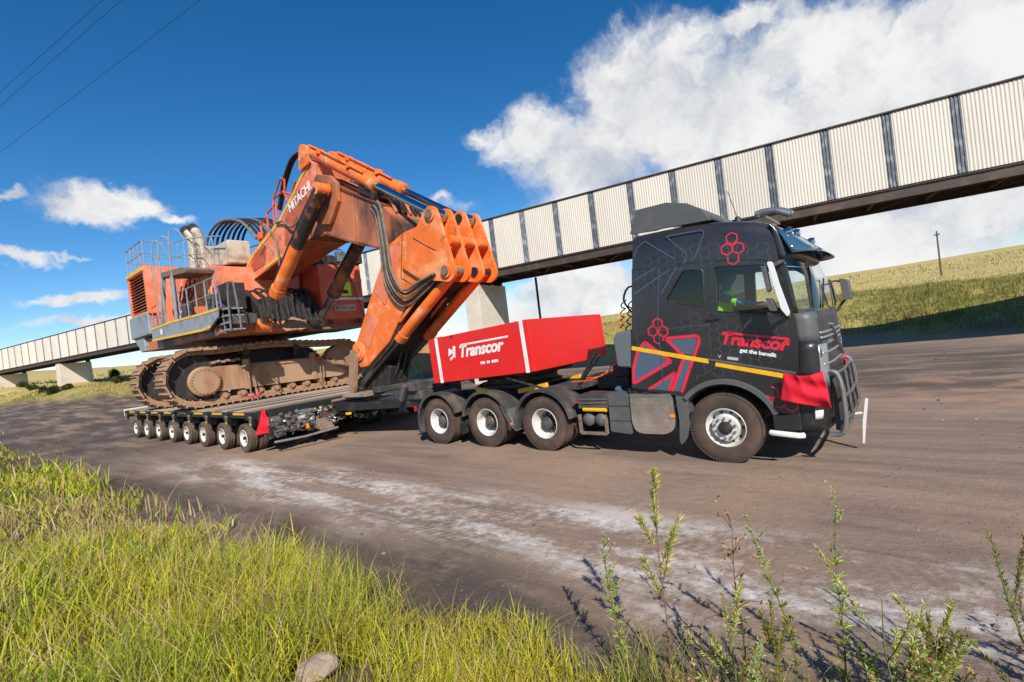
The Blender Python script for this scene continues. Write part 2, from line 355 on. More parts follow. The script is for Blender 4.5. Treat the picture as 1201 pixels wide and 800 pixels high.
def vnoise(x, y, s, seed=0):
    """cheap smooth value noise for terrain and plant patches"""
    x = x * s + 17.3 * seed; y = y * s - 9.1 * seed; xi = np.floor(x).astype(np.int64); yi = np.floor(y).astype(np.int64); fx = x - xi; fy = y - yi
    fx = fx * fx * (3 - 2 * fx); fy = fy * fy * (3 - 2 * fy)
    def h(i, j):
        n = (i * 374761393 + j * 668265263 + seed * 1442695041) & 0x7fffffff; n = ((n ^ (n >> 13)) * 1274126177) & 0x7fffffff; return (n & 0xffff) / 65535.0
    return (h(xi, yi) * (1 - fx) + h(xi + 1, yi) * fx) * (1 - fy) + (h(xi, yi + 1) * (1 - fx) + h(xi + 1, yi + 1) * fx) * fy
def height(x, y):
    x = np.asarray(x, float); y = np.asarray(y, float)
    c, s = math.cos(TLH), math.sin(TLH); dx, dy = x - TLX, y - TLY; tu = dx * c + dy * s
    u, v = road_uv(x, y); d = edge_dist(x, y); r = np.hypot(x, y); az = np.degrees(np.arctan2(x, np.maximum(y, 1e-3)))
    z = 0.034 * np.maximum(0, -tu - 15) * sstep(d, 200, -10) 
    z = np.minimum(z, 2.4)
    left = sstep(-az, 10, 35)
    bank = (2.35 - .75 * left) * sstep(d, -.3, 7.5) + (vnoise(x, y, .35, 3) - .5) * .5 * sstep(d, .5, 4) * sstep(d, 40, 8)
    sky = np.interp(az, [-60, -46, -39, -20, -8, 8, 20, 32, 46, 60], [.046, .037, .030, .022, .018, .019, .027, .040, .046, .05])
    far = np.maximum(0, CAMH + sky * r - (2.35 + z * .5)) * sstep(d, 6, 190)
    roll = (vnoise(x, y, .02, 5) - .5) * 1.6 * sstep(d, 15, 80) * sstep(r, 600, 120)
    verge = .5 * sstep(-v, 6.0, 8.6) * sstep(d, 0, -6) + (vnoise(x, y, .9, 8) - .5) * .16 * sstep(-v, 6.0, 7.5)
    rd = sstep(d, 1, -2)
    rut = rd * ((vnoise(u * .25, v, 1.3, 2) - .5) * .05 * sstep(np.abs(v), 2.4, 4.2) + (vnoise(x, y, 2.3, 9) - .5) * .02 * sstep(np.abs(v + .6), 3.4, 4.6))
    return np.where(d > -.3, z + bank + far + roll, z) + verge + rut
def hz(x, y): return float(height(np.array([x]), np.array([y]))[0])

def make_ground():
    na = 540; radii = np.concatenate([[0.25], np.geomspace(.6, 60, 190), np.geomspace(63, 2600, 60)])
    # finer steps in front of the viewer
    a = np.linspace(-1, 1, na, endpoint=False); ang = PI / 2 + PI * (0.42 * a + 0.58 * a ** 3)
    rr, aa = np.meshgrid(radii, ang, indexing='ij'); X = (rr * np.cos(aa)).ravel(); Y = (rr * np.sin(aa)).ravel(); Z = height(X, Y)
    X = np.append(X, 0); Y = np.append(Y, 0); Z = np.append(Z, hz(0, 0)); n = len(radii); ci = len(X) - 1
    i, k = np.meshgrid(np.arange(n - 1), np.arange(na), indexing='ij'); k2 = (k + 1) % na
    q = np.stack([i * na + k, (i + 1) * na + k, (i + 1) * na + k2, i * na + k2], -1).reshape(-1, 4)
    faces = q.tolist() + [(ci, kk, (kk + 1) % na) for kk in range(na)]
    me = bpy.data.meshes.new('ground'); me.from_pydata(np.stack([X, Y, Z], 1).tolist(), [], faces)
    d = edge_dist(X, Y); u, v = road_uv(X, Y); az = np.degrees(np.arctan2(X, np.maximum(Y, 1e-3)))
    green = sstep(d + (vnoise(X, Y, .5, 1) - .5) * 3, .2, 2.2); soil = sstep(vnoise(X, Y, .22, 4) + .25 * vnoise(X, Y, .9, 6), .52, .72) * sstep(d, -.4, 1.5) * sstep(d, 17, 8) * sstep(np.abs(az + 12), 34, 18)
    verge = sstep(-v + (vnoise(X, Y, .8, 7) - .5) * 1.2, 6.1, 7.0) * sstep(d, 0, -3)
    at = me.color_attributes.new('zone', 'FLOAT_COLOR', 'POINT'); buf = np.stack([green, soil, verge, np.ones_like(green)], 1).astype(np.float32).ravel(); at.data.foreach_set('color', buf)
    me.shade_smooth(); me.update()
    m = bpy.data.materials.new('ground dirt and grassland'); m.use_nodes = True; N = NT(m.node_tree); b = N.n['Principled BSDF']
    P = N.new('ShaderNodeTexCoord').outputs['Object']; zn = N.new('ShaderNodeVertexColor', layer_name='zone'); zs = N.new('ShaderNodeSeparateColor'); N.link(zn.outputs[0], zs.inputs[0])
    # road frame: u along the driving direction, v across
    off = N.vmath('SUBTRACT', P, (TRX, TRY, 0)); c, s = math.cos(TRH), math.sin(TRH)
    u = N.vmath('DOT_PRODUCT', off, (c, s, 0)); v = N.vmath('DOT_PRODUCT', off, (-s, c, 0)); cv = N.new('ShaderNodeCombineXYZ'); N.link(u, cv.inputs[0]); N.link(v, cv.inputs[1]); UV = cv.outputs[0]
    wob = N.math('MULTIPLY', N.math('SUBTRACT', N.noise(UV, .35, 3, .5), .5), 1.8); vw = N.math('ADD', v, wob)
    st = N.noise(N.mapping(UV, (.22, 1.9, 1)), 1.0, 9, .66); st2 = N.noise(N.mapping(UV, (.5, 5.5, 1)), 1.0, 8, .7); fine = N.noise(P, 7, 10, .72); big = N.noise(P, .18, 5, .55); med = N.noise(P, 1.1, 8, .65)
    base = N.mix(N.smooth(st, .34, .66), c4((.205, .145, .108)), c4((.335, .24, .178)))
    base = N.mix(N.smooth(big, .46, .62), base, c4((.375, .25, .17)))
    base = N.mix(N.math('MULTIPLY', N.smooth(st2, .52, .72), .38), base, c4((.15, .112, .09)))
    # coal-dust lanes across the road width
    def band(a0, a1, b0, b1): return N.math('MULTIPLY', N.smooth(vw, a0, a1), N.smooth(vw, b1, b0))
    coal = N.math('MAXIMUM', N.math('MULTIPLY', band(3.5, 6.5, 12, 20), .85), N.math('MULTIPLY', N.smooth(vw, -5.0, -6.0), .95))
    coal = N.math('MAXIMUM', coal, N.math('MULTIPLY', N.math('MULTIPLY', N.smooth(u, -12, -22), band(-9, -6.5, 12, 30)), .95))
    coal = N.math('MULTIPLY', coal, N.smooth(N.math('ADD', N.noise(N.mapping(UV, (.3, .9, 1)), 1.0, 7, .66), N.math('MULTIPLY', N.math('SUBTRACT', fine, .5), .3)), .34, .58))
    base = N.mix(coal, base, c4((.075, .058, .050)))
    redd = N.math('MULTIPLY', N.math('MULTIPLY', band(1.5, 3.5, 7, 10), N.smooth(u, 1.2, 3)), N.smooth(med, .46, .62)); base = N.mix(N.math('MULTIPLY', redd, .75), base, c4((.46, .25, .155)))
    # pale stone-dust streaks
    pale = N.math('MULTIPLY', N.math('MULTIPLY', band(-5.6, -4.9, -4.25, -3.3), N.smooth(u, -15, -10)), N.smooth(N.math('ADD', N.math('MULTIPLY', N.noise(N.mapping(UV, (.33, 1.5, 1), loc=(4, 2, 0)), 1.0, 9, .68), .75), N.math('MULTIPLY', fine, .32)), .465, .64))
    base = N.mix(N.math('MULTIPLY', pale, .92), base, c4((.72, .66, .60)))
    pale2 = N.math('MULTIPLY', N.smooth(N.math('ADD', st2, N.math('MULTIPLY', N.math('SUBTRACT', fine, .5), .5)), .66, .78), band(-6, -5, 0, 3)); base = N.mix(N.math('MULTIPLY', pale2, .4), base, c4((.50, .43, .37)))
    base = N.mix(N.smooth(fine, .25, .85), N.mix(.28, base, c4((.09, .07, .06))), base)
    # banks and grassland
    gn = N.noise(P, .5, 9, .68); gfar = N.noise(N.mapping(P, (.03, .1, .1)), 1.0, 8, .65)
    grass = N.mix(N.smooth(gn, .36, .64), c4((.15, .16, .03)), c4((.36, .29, .085))); grass = N.mix(N.smooth(gfar, .4, .62), grass, c4((.50, .38, .15)))
    dist = N.vmath('LENGTH', P); grass = N.mix(N.math('MULTIPLY', N.smooth(dist, 45, 110), .7), grass, c4((.52, .395, .155)))
    col = N.mix(zs.outputs[0], base, grass)
    col = N.mix(N.math('MULTIPLY', zs.outputs[1], N.smooth(gn, .34, .6)), col, c4((.50, .22, .10)))
    vsoil = N.mix(N.smooth(med, .4, .65), c4((.10, .078, .05)), c4((.20, .13, .075)))
    col = N.mix(zs.outputs[2], col, vsoil); N.link(col, b.inputs['Base Color'])
    b.inputs['Roughness'].default_value = .92; b.inputs['Specular IOR Level'].default_value = .25
    bp = N.new('ShaderNodeBump'); bp.inputs['Strength'].default_value = .8; bp.inputs['Distance'].default_value = .05
    hgt = N.math('ADD', N.math('ADD', N.math('MULTIPLY', fine, .5), N.math('MULTIPLY', st2, .35)), N.math('MULTIPLY', N.noise(P, 24, 6, .7), .25))
    for v0_, w0_ in ((-4.15, .17), (-4.9, .14)):
        trk = N.math('MULTIPLY', N.smooth(N.math('ABSOLUTE', N.math('SUBTRACT', N.math('ADD', v, N.math('MULTIPLY', u, -.06)), v0_)), w0_, w0_ * .7), N.smooth(N.noise(UV, .5, 3, .5), .42, .6)); hgt = N.math('ADD', hgt, N.math('MULTIPLY', N.math('SINE', N.math('ADD', N.math('MULTIPLY', u, 52), N.math('MULTIPLY', N.math('ABSOLUTE', N.math('SUBTRACT', v, v0_)), 30))), N.math('MULTIPLY', trk, .10)))
    N.link(hgt, bp.inputs['Height']); N.link(bp.outputs[0], b.inputs['Normal'])
    me.materials.append(m); o = bpy.data.objects.new('ground', me); COL.objects.link(o); tag(o, kind='structure'); return o
make_ground()

# ------------------------------------------------------------------ grass
def leaf_mat(name, trans=.35):
    m = bpy.data.materials.new(name); m.use_nodes = True; N = NT(m.node_tree); b = N.n['Principled BSDF']; out = N.n['Material Output']
    vc = N.new('ShaderNodeVertexColor', layer_name='tint'); N.link(vc.outputs[0], b.inputs['Base Color']); b.inputs['Roughness'].default_value = .6; b.inputs['Specular IOR Level'].default_value = .3
    t = N.new('ShaderNodeBsdfTranslucent'); N.link(vc.outputs[0], t.inputs[0]); mx = N.new('ShaderNodeMixShader'); mx.inputs[0].default_value = trans
    N.link(b.outputs[0], mx.inputs[1]); N.link(t.outputs[0], mx.inputs[2]); N.link(mx.outputs[0], out.inputs[0]); return m
m_leaf = leaf_mat('leaf tissue'); m_dryleaf = leaf_mat('dry leaf tissue', .2)
def blades(name, x, y, z, h, w, col, lean, material, segs=3, yaw=None, leanaz=None):
    n = len(x); yaw = RNG.uniform(0, 2 * PI, n) if yaw is None else yaw; la = RNG.uniform(0, 2 * PI, n) if leanaz is None else leanaz
    V = np.zeros((n, 2 * segs + 1, 3)); cx, sx = np.cos(yaw), np.sin(yaw)
    for k in range(segs + 1):
        t = k / segs; bx = np.cos(la) * lean * h * t * t; by = np.sin(la) * lean * h * t * t; bz = h * t * (1 - .28 * lean * t); ww = w * (1 - .55 * t) * .5
        if k < segs:
            V[:, 2 * k, :] = np.stack([x + bx - cx * ww, y + by - sx * ww, z + bz], 1); V[:, 2 * k + 1, :] = np.stack([x + bx + cx * ww, y + by + sx * ww, z + bz], 1)
        else: V[:, 2 * segs, :] = np.stack([x + bx, y + by, z + bz], 1)
    nv = 2 * segs + 1; base = (np.arange(n) * nv)[:, None]
    quads = np.concatenate([base + np.array([[2 * k, 2 * k + 1, 2 * k + 3, 2 * k + 2]]) for k in range(segs - 1)], 0); tris = base + np.array([[2 * segs - 2, 2 * segs - 1, 2 * segs]])
    me = bpy.data.meshes.new(name); nq, nt = len(quads), len(tris)
    me.vertices.add(n * nv); me.vertices.foreach_set('co', V.reshape(-1).astype(np.float32)); me.loops.add(nq * 4 + nt * 3)
    me.loops.foreach_set('vertex_index', np.concatenate([quads.ravel(), tris.ravel()]).astype(np.int32)); me.polygons.add(nq + nt)
    me.polygons.foreach_set('loop_start', np.concatenate([np.arange(nq) * 4, nq * 4 + np.arange(nt) * 3]).astype(np.int32))
    me.update(calc_edges=True)
    at = me.color_attributes.new('tint', 'FLOAT_COLOR', 'POINT'); cc = np.ones((n, nv, 4), np.float32); cc[:, :, :3] = col[:, None, :]; at.data.foreach_set('color', cc.ravel())
    me.materials.append(material); o = bpy.data.objects.new(name, me); COL.objects.link(o); tag(o, kind='stuff'); return o
def pick(cols, w, n):
    idx = RNG.choice(len(cols), n, p=np.array(w) / sum(w)); c = np.array(cols)[idx]; return c * RNG.uniform(.75, 1.25, (n, 1)) * RNG.uniform(.92, 1.08, (n, 3))
GREENS = [(.16, .28, .015), (.28, .42, .018), (.46, .55, .028), (.62, .57, .045), (.62, .46, .15), (.07, .12, .010)]
def verge_grass():
    X = []; Y = []
    for n, r0, r1 in ((60000, 1.7, 4.2), (62000, 4.2, 8.5), (48000, 8.5, 18), (26000, 18, 48)):
        a = R(90) + RNG.uniform(R(-32), R(58), n); r = np.sqrt(RNG.uniform(r0 * r0, r1 * r1, n)); X.append(r * np.cos(a)); Y.append(r * np.sin(a))
    x = np.concatenate(X); y = np.concatenate(Y); u, v = road_uv(x, y); r = np.hypot(x, y)
    dens = sstep(-v + (vnoise(x, y, 1.1, 11) - .5) * 1.0, 6.15, 7.1) * (1 - .9 * sstep(x, .35, .95) * sstep(y, 6, 4.5)) 
    dens *= 1 - .92 * sstep(np.hypot((x + 1.30) / .30, (y - 2.86) / .34), 1.2, .7); bare = sstep(vnoise(x, y, .45, 12), .70, .82) * sstep(r, 5, 8); dens *= 1 - .25 * bare
    k = RNG.uniform(0, 1, len(x)) < dens * (.5 + .5 * sstep(vnoise(x, y, 2.1, 13), .2, .7)); x, y, r = x[k], y[k], r[k]; n = len(x); z = height(x, y) - .02
    patch = vnoise(x, y, .6, 14); patch2 = vnoise(x, y, 1.6, 15)
    h = RNG.uniform(.12, .50, n) * (.45 + .9 * patch) * (1 + .25 * (RNG.uniform(0, 1, n) > .9)); w = RNG.uniform(.004, .0115, n) * np.maximum(1, r / 4.0)
    col = pick(GREENS, [1.2, 2.2, 2.0, 1.3, .9, .9], n); yel = np.clip(patch2 * 1.3 - .35 + .5 * sstep(x, -2.2, .2), 0, 1)[:, None]
    col = col * (1 - .62 * yel) + np.array([.62, .50, .045]) * .62 * yel * RNG.uniform(.8, 1.2, (n, 1))
    bz = sstep(np.hypot((x + 6.9) / 2.6, (y - 7.3) / 1.7) + (vnoise(x, y, .9, 17) - .5) * .8, 1.25, .55); h = h * (1 - .2 * bz)
    dry = (RNG.uniform(0, 1, n) < .13 + .45 * bz)[:, None]; col = np.where(dry, np.array([.56, .42, .21]) * RNG.uniform(.7, 1.15, (n, 1)), col)
    o = blades('verge_grass', x, y, z, h, w, col, RNG.uniform(.1, .95, n), m_leaf); tag(o, 'long green and yellow grass along the near road verge', 'grass')
    # taller dry seed stalks
    k = RNG.choice(n, 2600, replace=False); h2 = h[k] * RNG.uniform(1.2, 1.75, 2600); c2 = pick([(.45, .34, .17), (.36, .30, .10), (.30, .20, .10)], [2, 1.5, 1], 2600)
    o = blades('dry_grass_stalks', x[k], y[k], z[k], h2, w[k] * .75, c2, RNG.uniform(.1, .6, 2600), m_dryleaf, 4); tag(o, 'thin straw coloured seed stalks among the verge grass', 'grass')
verge_grass()
def bank_grass():
    n = 300000; a = R(90) + RNG.uniform(R(-54), R(54), n); r = 24 + 56 * RNG.uniform(0, 1, n) ** 1.25 ; x = r * np.cos(a); y = r * np.sin(a); d = edge_dist(x, y); az = -np.degrees(a) + 90
    dens = sstep(d + (vnoise(x, y, .5, 21) - .5) * 2.5, .3, 2.0) * sstep(d, 34, 12); soil = sstep(vnoise(x, y, .22, 4) + .25 * vnoise(x, y, .9, 6), .52, .72) * sstep(d, 17, 8) * sstep(np.abs(az + 12), 34, 18); dens *= 1 - .82 * soil
    k = RNG.uniform(0, 1, n) < dens; x, y, d, r, az = x[k], y[k], d[k], r[k], az[k]; n = len(x); z = height(x, y) - .03
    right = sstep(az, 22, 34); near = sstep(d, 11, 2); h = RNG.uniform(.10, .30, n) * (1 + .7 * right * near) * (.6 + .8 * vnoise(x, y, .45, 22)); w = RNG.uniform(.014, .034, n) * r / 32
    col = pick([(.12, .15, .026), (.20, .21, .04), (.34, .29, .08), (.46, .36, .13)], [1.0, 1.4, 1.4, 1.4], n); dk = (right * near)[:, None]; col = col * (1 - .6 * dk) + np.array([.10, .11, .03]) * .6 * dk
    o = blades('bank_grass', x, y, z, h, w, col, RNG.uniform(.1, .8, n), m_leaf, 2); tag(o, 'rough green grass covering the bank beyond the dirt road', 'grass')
bank_grass()
def hill_grass():
    n = 90000; a = R(90) + RNG.uniform(R(-54), R(54), n); r = 40 + 150 * RNG.uniform(0, 1, n) ** 1.5; x = r * np.cos(a); y = r * np.sin(a); d = edge_dist(x, y)
    k = (d > 8) & (vnoise(x, y, .12, 61) * .6 + vnoise(x, y, .5, 62) * .4 > RNG.uniform(.2, .75, n)); x, y, r = x[k], y[k], r[k]; n = len(x)
    col = pick([(.22, .22, .05), (.40, .32, .10), (.52, .40, .17), (.60, .47, .22)], [.8, 1.3, 1.6, 1.2], n)
    o = blades('hill_grass', x, y, height(x, y) - .05, RNG.uniform(.12, .34, n) * np.maximum(1, r / 70), RNG.uniform(.03, .07, n) * r / 50, col, RNG.uniform(.2, .9, n), m_dryleaf, 2); tag(o, 'dry golden grass on the slopes behind the bank', 'grass')
hill_grass()

# ------------------------------------------------------------------ weeds in front, bushes far behind
class Leaves:
    def __init__(s): s.v = []; s.f = []; s.c = []
    def leaf(s, p, d, L, w, col, up=None):
        p = Vector(p); d = Vector(d).normalized(); sd = d.cross(Vector(up or (0, 0, 1)));
        if sd.length < .05: sd = Vector((1, 0, 0))
        sd.normalize(); nrm = sd.cross(d); o = len(s.v); drop = -.12 * L
        s.v += [tuple(p), tuple(p + d * L * .45 + sd * w / 2 + nrm * .04 * L), tuple(p + d * L + Vector((0, 0, drop))), tuple(p + d * L * .45 - sd * w / 2 + nrm * .04 * L)]
        s.f += [(o, o + 1, o + 2), (o, o + 2, o + 3)]; cc = [c * random.uniform(.75, 1.25) for c in col]; s.c += [(*cc, 1)] * 4
    def build(s, name, mat_, parent):
        me = bpy.data.meshes.new(name); me.from_pydata(s.v, [], s.f); at = me.color_attributes.new('tint', 'FLOAT_COLOR', 'POINT'); at.data.foreach_set('color', np.array(s.c, np.float32).ravel())
        me.materials.append(mat_); o = bpy.data.objects.new(name, me); COL.objects.link(o); o.parent = parent; return o
m_stem_g = mat('green stem', (.13, .16, .035), .7); m_stem_b = mat('reddish stem', (.19, .10, .055), .7)
def rdir(el0, el1):
    a = random.uniform(0, 2 * PI); e = R(random.uniform(el0, el1)); return Vector((math.cos(a) * math.cos(e), math.sin(a) * math.cos(e), math.sin(e)))
def weed(name, x, y, H, kind, label, lean=(0, 0)):
    z0 = hz(x, y) - .01; root = empty(name, (x, y, z0)); tag(root, label, 'weed'); L = Leaves(); st = MB(); rs = random.Random(int(x * 100) + 5)
    top = Vector((lean[0], lean[1], H)); main = bez([(0, 0, 0), (lean[0] * .2 + .01, lean[1] * .2, H * .35), (lean[0] * .6 - .012, lean[1] * .6, H * .7), top], 12); st.tube(main, [.006 * (1 - .6 * i / (len(main) - 1)) for i in range(len(main))], 5)
    if kind == 'willow':
        tips = [(main[i], d, l) for i, d, l in ((5, (-.32, .05, .9), .30), (6, (.28, -.1, .95), .36), (7, (.52, .15, .8), .34), (8, (-.35, .2, .85), .24), (12, (.02, 0, 1), .14), (9, (.1, .3, 1), .26))]
        for p, d, l in tips:
            d = Vector(d).normalized(); q = [p + d * l * t + Vector((0, 0, .05 * t * t)) for t in (0, .33, .66, 1)]; st.tube(q, [.0035, .003, .0025, .0015], 4)
            for k in range(105):
                t = random.uniform(.10, 1) ** .8; pp = p + d * l * t; dd = (d * .9 + rdir(-20, 50)).normalized(); L.leaf(pp, dd, random.uniform(.035, .075), random.uniform(.007, .012), random.choice([(.50, .50, .10), (.62, .58, .18), (.40, .42, .09), (.62, .50, .22)]))
        for k in range(26): L.leaf(main[random.randrange(2, 8)], rdir(5, 55), random.uniform(.05, .09), .012, random.choice([(.14, .17, .04), (.3, .22, .1)]))
    elif kind == 'seed':
        for k in range(15):
            i = rs.randrange(6, 13); d = rdir(15, 70); l = rs.uniform(.06, .20); q = [main[i], main[i] + d * l * .5 + Vector((0, 0, .02)), main[i] + d * l]; st.tube(q, [.0028, .0022, .0016], 4); c = q[-1]
            for j in range(22): L.leaf(c, rdir(-60, 90), random.uniform(.012, .024), .009, random.choice([(.52, .34, .14), (.38, .20, .08), (.26, .13, .06), (.6, .45, .24)]))
        for k in range(40): L.leaf(main[random.randrange(1, 8)], rdir(0, 50), random.uniform(.05, .09), .013, (.34, .32, .09))
    elif kind == 'spike':
        for k in range(9):
            i = rs.randrange(4, 13); d = (rdir(45, 85)); l = rs.uniform(.05, .15); q = [main[i], main[i] + d * l]; st.tube(q, [.0025, .0015], 4)
            for j in range(46): t = random.uniform(.2, 1); L.leaf(main[i] + d * l * t, rdir(-10, 80), random.uniform(.012, .024), .009, random.choice([(.48, .52, .20), (.34, .42, .12), (.6, .57, .32)]))
        for j in range(260): t = random.uniform(.55, 1); p = main[int(t * 12)]; L.leaf(p, rdir(-10, 75), random.uniform(.012, .026), .009, random.choice([(.46, .50, .18), (.30, .38, .10), (.6, .56, .30)]))
        for k in range(120): L.leaf(main[random.randrange(1, 9)], rdir(10, 65), random.uniform(.045, .09), .008, random.choice([(.34, .42, .07), (.48, .52, .10)]))
    else:
        for k in range(9):
            i = rs.randrange(1, 9); d = rdir(40, 78); l = H * rs.uniform(.3, .6); q = [main[i] + d * l * t + Vector((0, 0, .06 * t * t)) for t in (0, .4, .75, 1)]; st.tube(q, [.004, .003, .0025, .0015], 4)
            for j in range(90): t = random.uniform(.25, 1); L.leaf(main[i] + d * l * t + Vector((0, 0, .06 * t * t)), (d + rdir(-25, 60)).normalized(), random.uniform(.02, .048), .010, random.choice([(.44, .48, .10), (.60, .58, .18), (.50, .44, .14)] if kind == 'bush' else [(.40, .33, .08), (.30, .25, .06), (.22, .21, .05)]))
    st.build('stem', m_stem_b if kind in ('willow', 'seed') else m_stem_g, root); L.build('leaves', m_leaf if kind != 'seed' else m_dryleaf, root); return root
weed('narrow_leaf_weed', .74, 3.06, 1.22, 'willow', 'tall willow-leaved weed with several feathery pale green tops', (.05, .02))
weed('seedhead_weed', 1.17, 2.95, 1.0, 'seed', 'thin weed with dry brown seed heads on a reddish stem', (.02, .0))
weed('flower_spike_weed', 1.70, 2.84, 1.08, 'spike', 'upright weed ending in a slim pale flower spike', (.07, .02))
weed('bushy_weed', 1.66, 2.40, .80, 'bush', 'bushy knee-high weed with clustered yellow green tips', (.0, .0))
weed('dark_stem_weed', 2.42, 2.42, .90, 'dark', 'weed with olive brown leaves leaning over the dark soil', (-.14, .02))
weed('slender_weed', .46, 3.12, .88, 'spike', 'slender leafy weed at the edge of the dense grass', (-.03, .02))
weed('pale_sprig_weed', 1.52, 3.02, .98, 'spike', 'thin pale weed leaning beside the slim flower spike', (-.18, .05))
weed('low_branching_weed', 1.02, 2.75, .62, 'bush', 'low branching green weed below the brown seed heads', (.03, .02))
weed('stubby_weed', 2.02, 2.55, .45, 'dark', 'stubby brown green weed standing alone on dark soil', (.02, .02))
for i_ in range(16):
    x_ = random.uniform(.55, 3.0); y_ = random.uniform(2.05, 2.75); k_ = random.choice(('spike', 'bush', 'dark', 'seed')); o_ = weed('low_weed', x_, y_, random.uniform(.28, .55), k_, {'spike': 'low green weed with pale flower tips in the dark soil', 'bush': 'low branching yellow green weed in the dark soil', 'dark': 'low olive brown weed in the dark soil', 'seed': 'low weed with dry brown seed heads in the dark soil'}[k_], (random.uniform(-.08, .08), random.uniform(-.03, .05))); o_['group'] = 'low weeds at the road edge'
def understory():
    n = 9000; x = RNG.uniform(.35, 3.2, n); y = RNG.uniform(1.7, 3.5, n); u, v = road_uv(x, y); k = (v < -5.95 + RNG.uniform(-.35, .25, n)); x, y = x[k], y[k]; c = vnoise(x, y, 2.2, 31) > .45; x, y = x[c], y[c]; n = len(x)
    col = pick([(.22, .30, .035), (.38, .38, .06), (.46, .36, .15), (.12, .13, .03)], [1.6, 1.5, 1.8, 1.4], n)
    o = blades('sparse_grass', x, y, height(x, y) - .01, RNG.uniform(.08, .40, n), RNG.uniform(.003, .007, n), col, RNG.uniform(.2, 1.0, n), m_leaf); tag(o, 'sparse grass blades on the dark soil below the weeds', 'grass')
understory()
m_bush = leaf_mat('bush leaf', .25)
def bush(x, y, rx, h, label, col):
    z = hz(x, y); root = empty('bush', (x, y, z)); tag(root, label, 'bush', 'bushes by the far concrete piers'); L = Leaves(); st = MB(); lobes = [(random.uniform(-.6, .6) * rx, random.uniform(-.5, .5) * rx, random.uniform(.35, .75) * h, random.uniform(.35, .6) * rx) for _ in range(7)]
    for lx, ly, lz, lr in lobes:
        st.tube([(0, 0, -.05), (lx * .5, ly * .5, lz * .5), (lx, ly, lz)], [.05, .035, .015], 5)
        for k in range(170):
            d = rdir(-60, 90); r = lr * random.uniform(.35, 1.05); L.leaf((lx + d.x * r, ly + d.y * r, max(.03, lz + d.z * r * .8)), rdir(-50, 80), random.uniform(.12, .24), random.uniform(.07, .12), random.choice(col))
    st.build('stem', m_stem_b, root); L.build('foliage', m_bush, root)
DKG = [(.035, .055, .014), (.06, .085, .02), (.025, .04, .012)]; OLV = [(.10, .11, .03), (.16, .15, .05), (.07, .08, .02)]

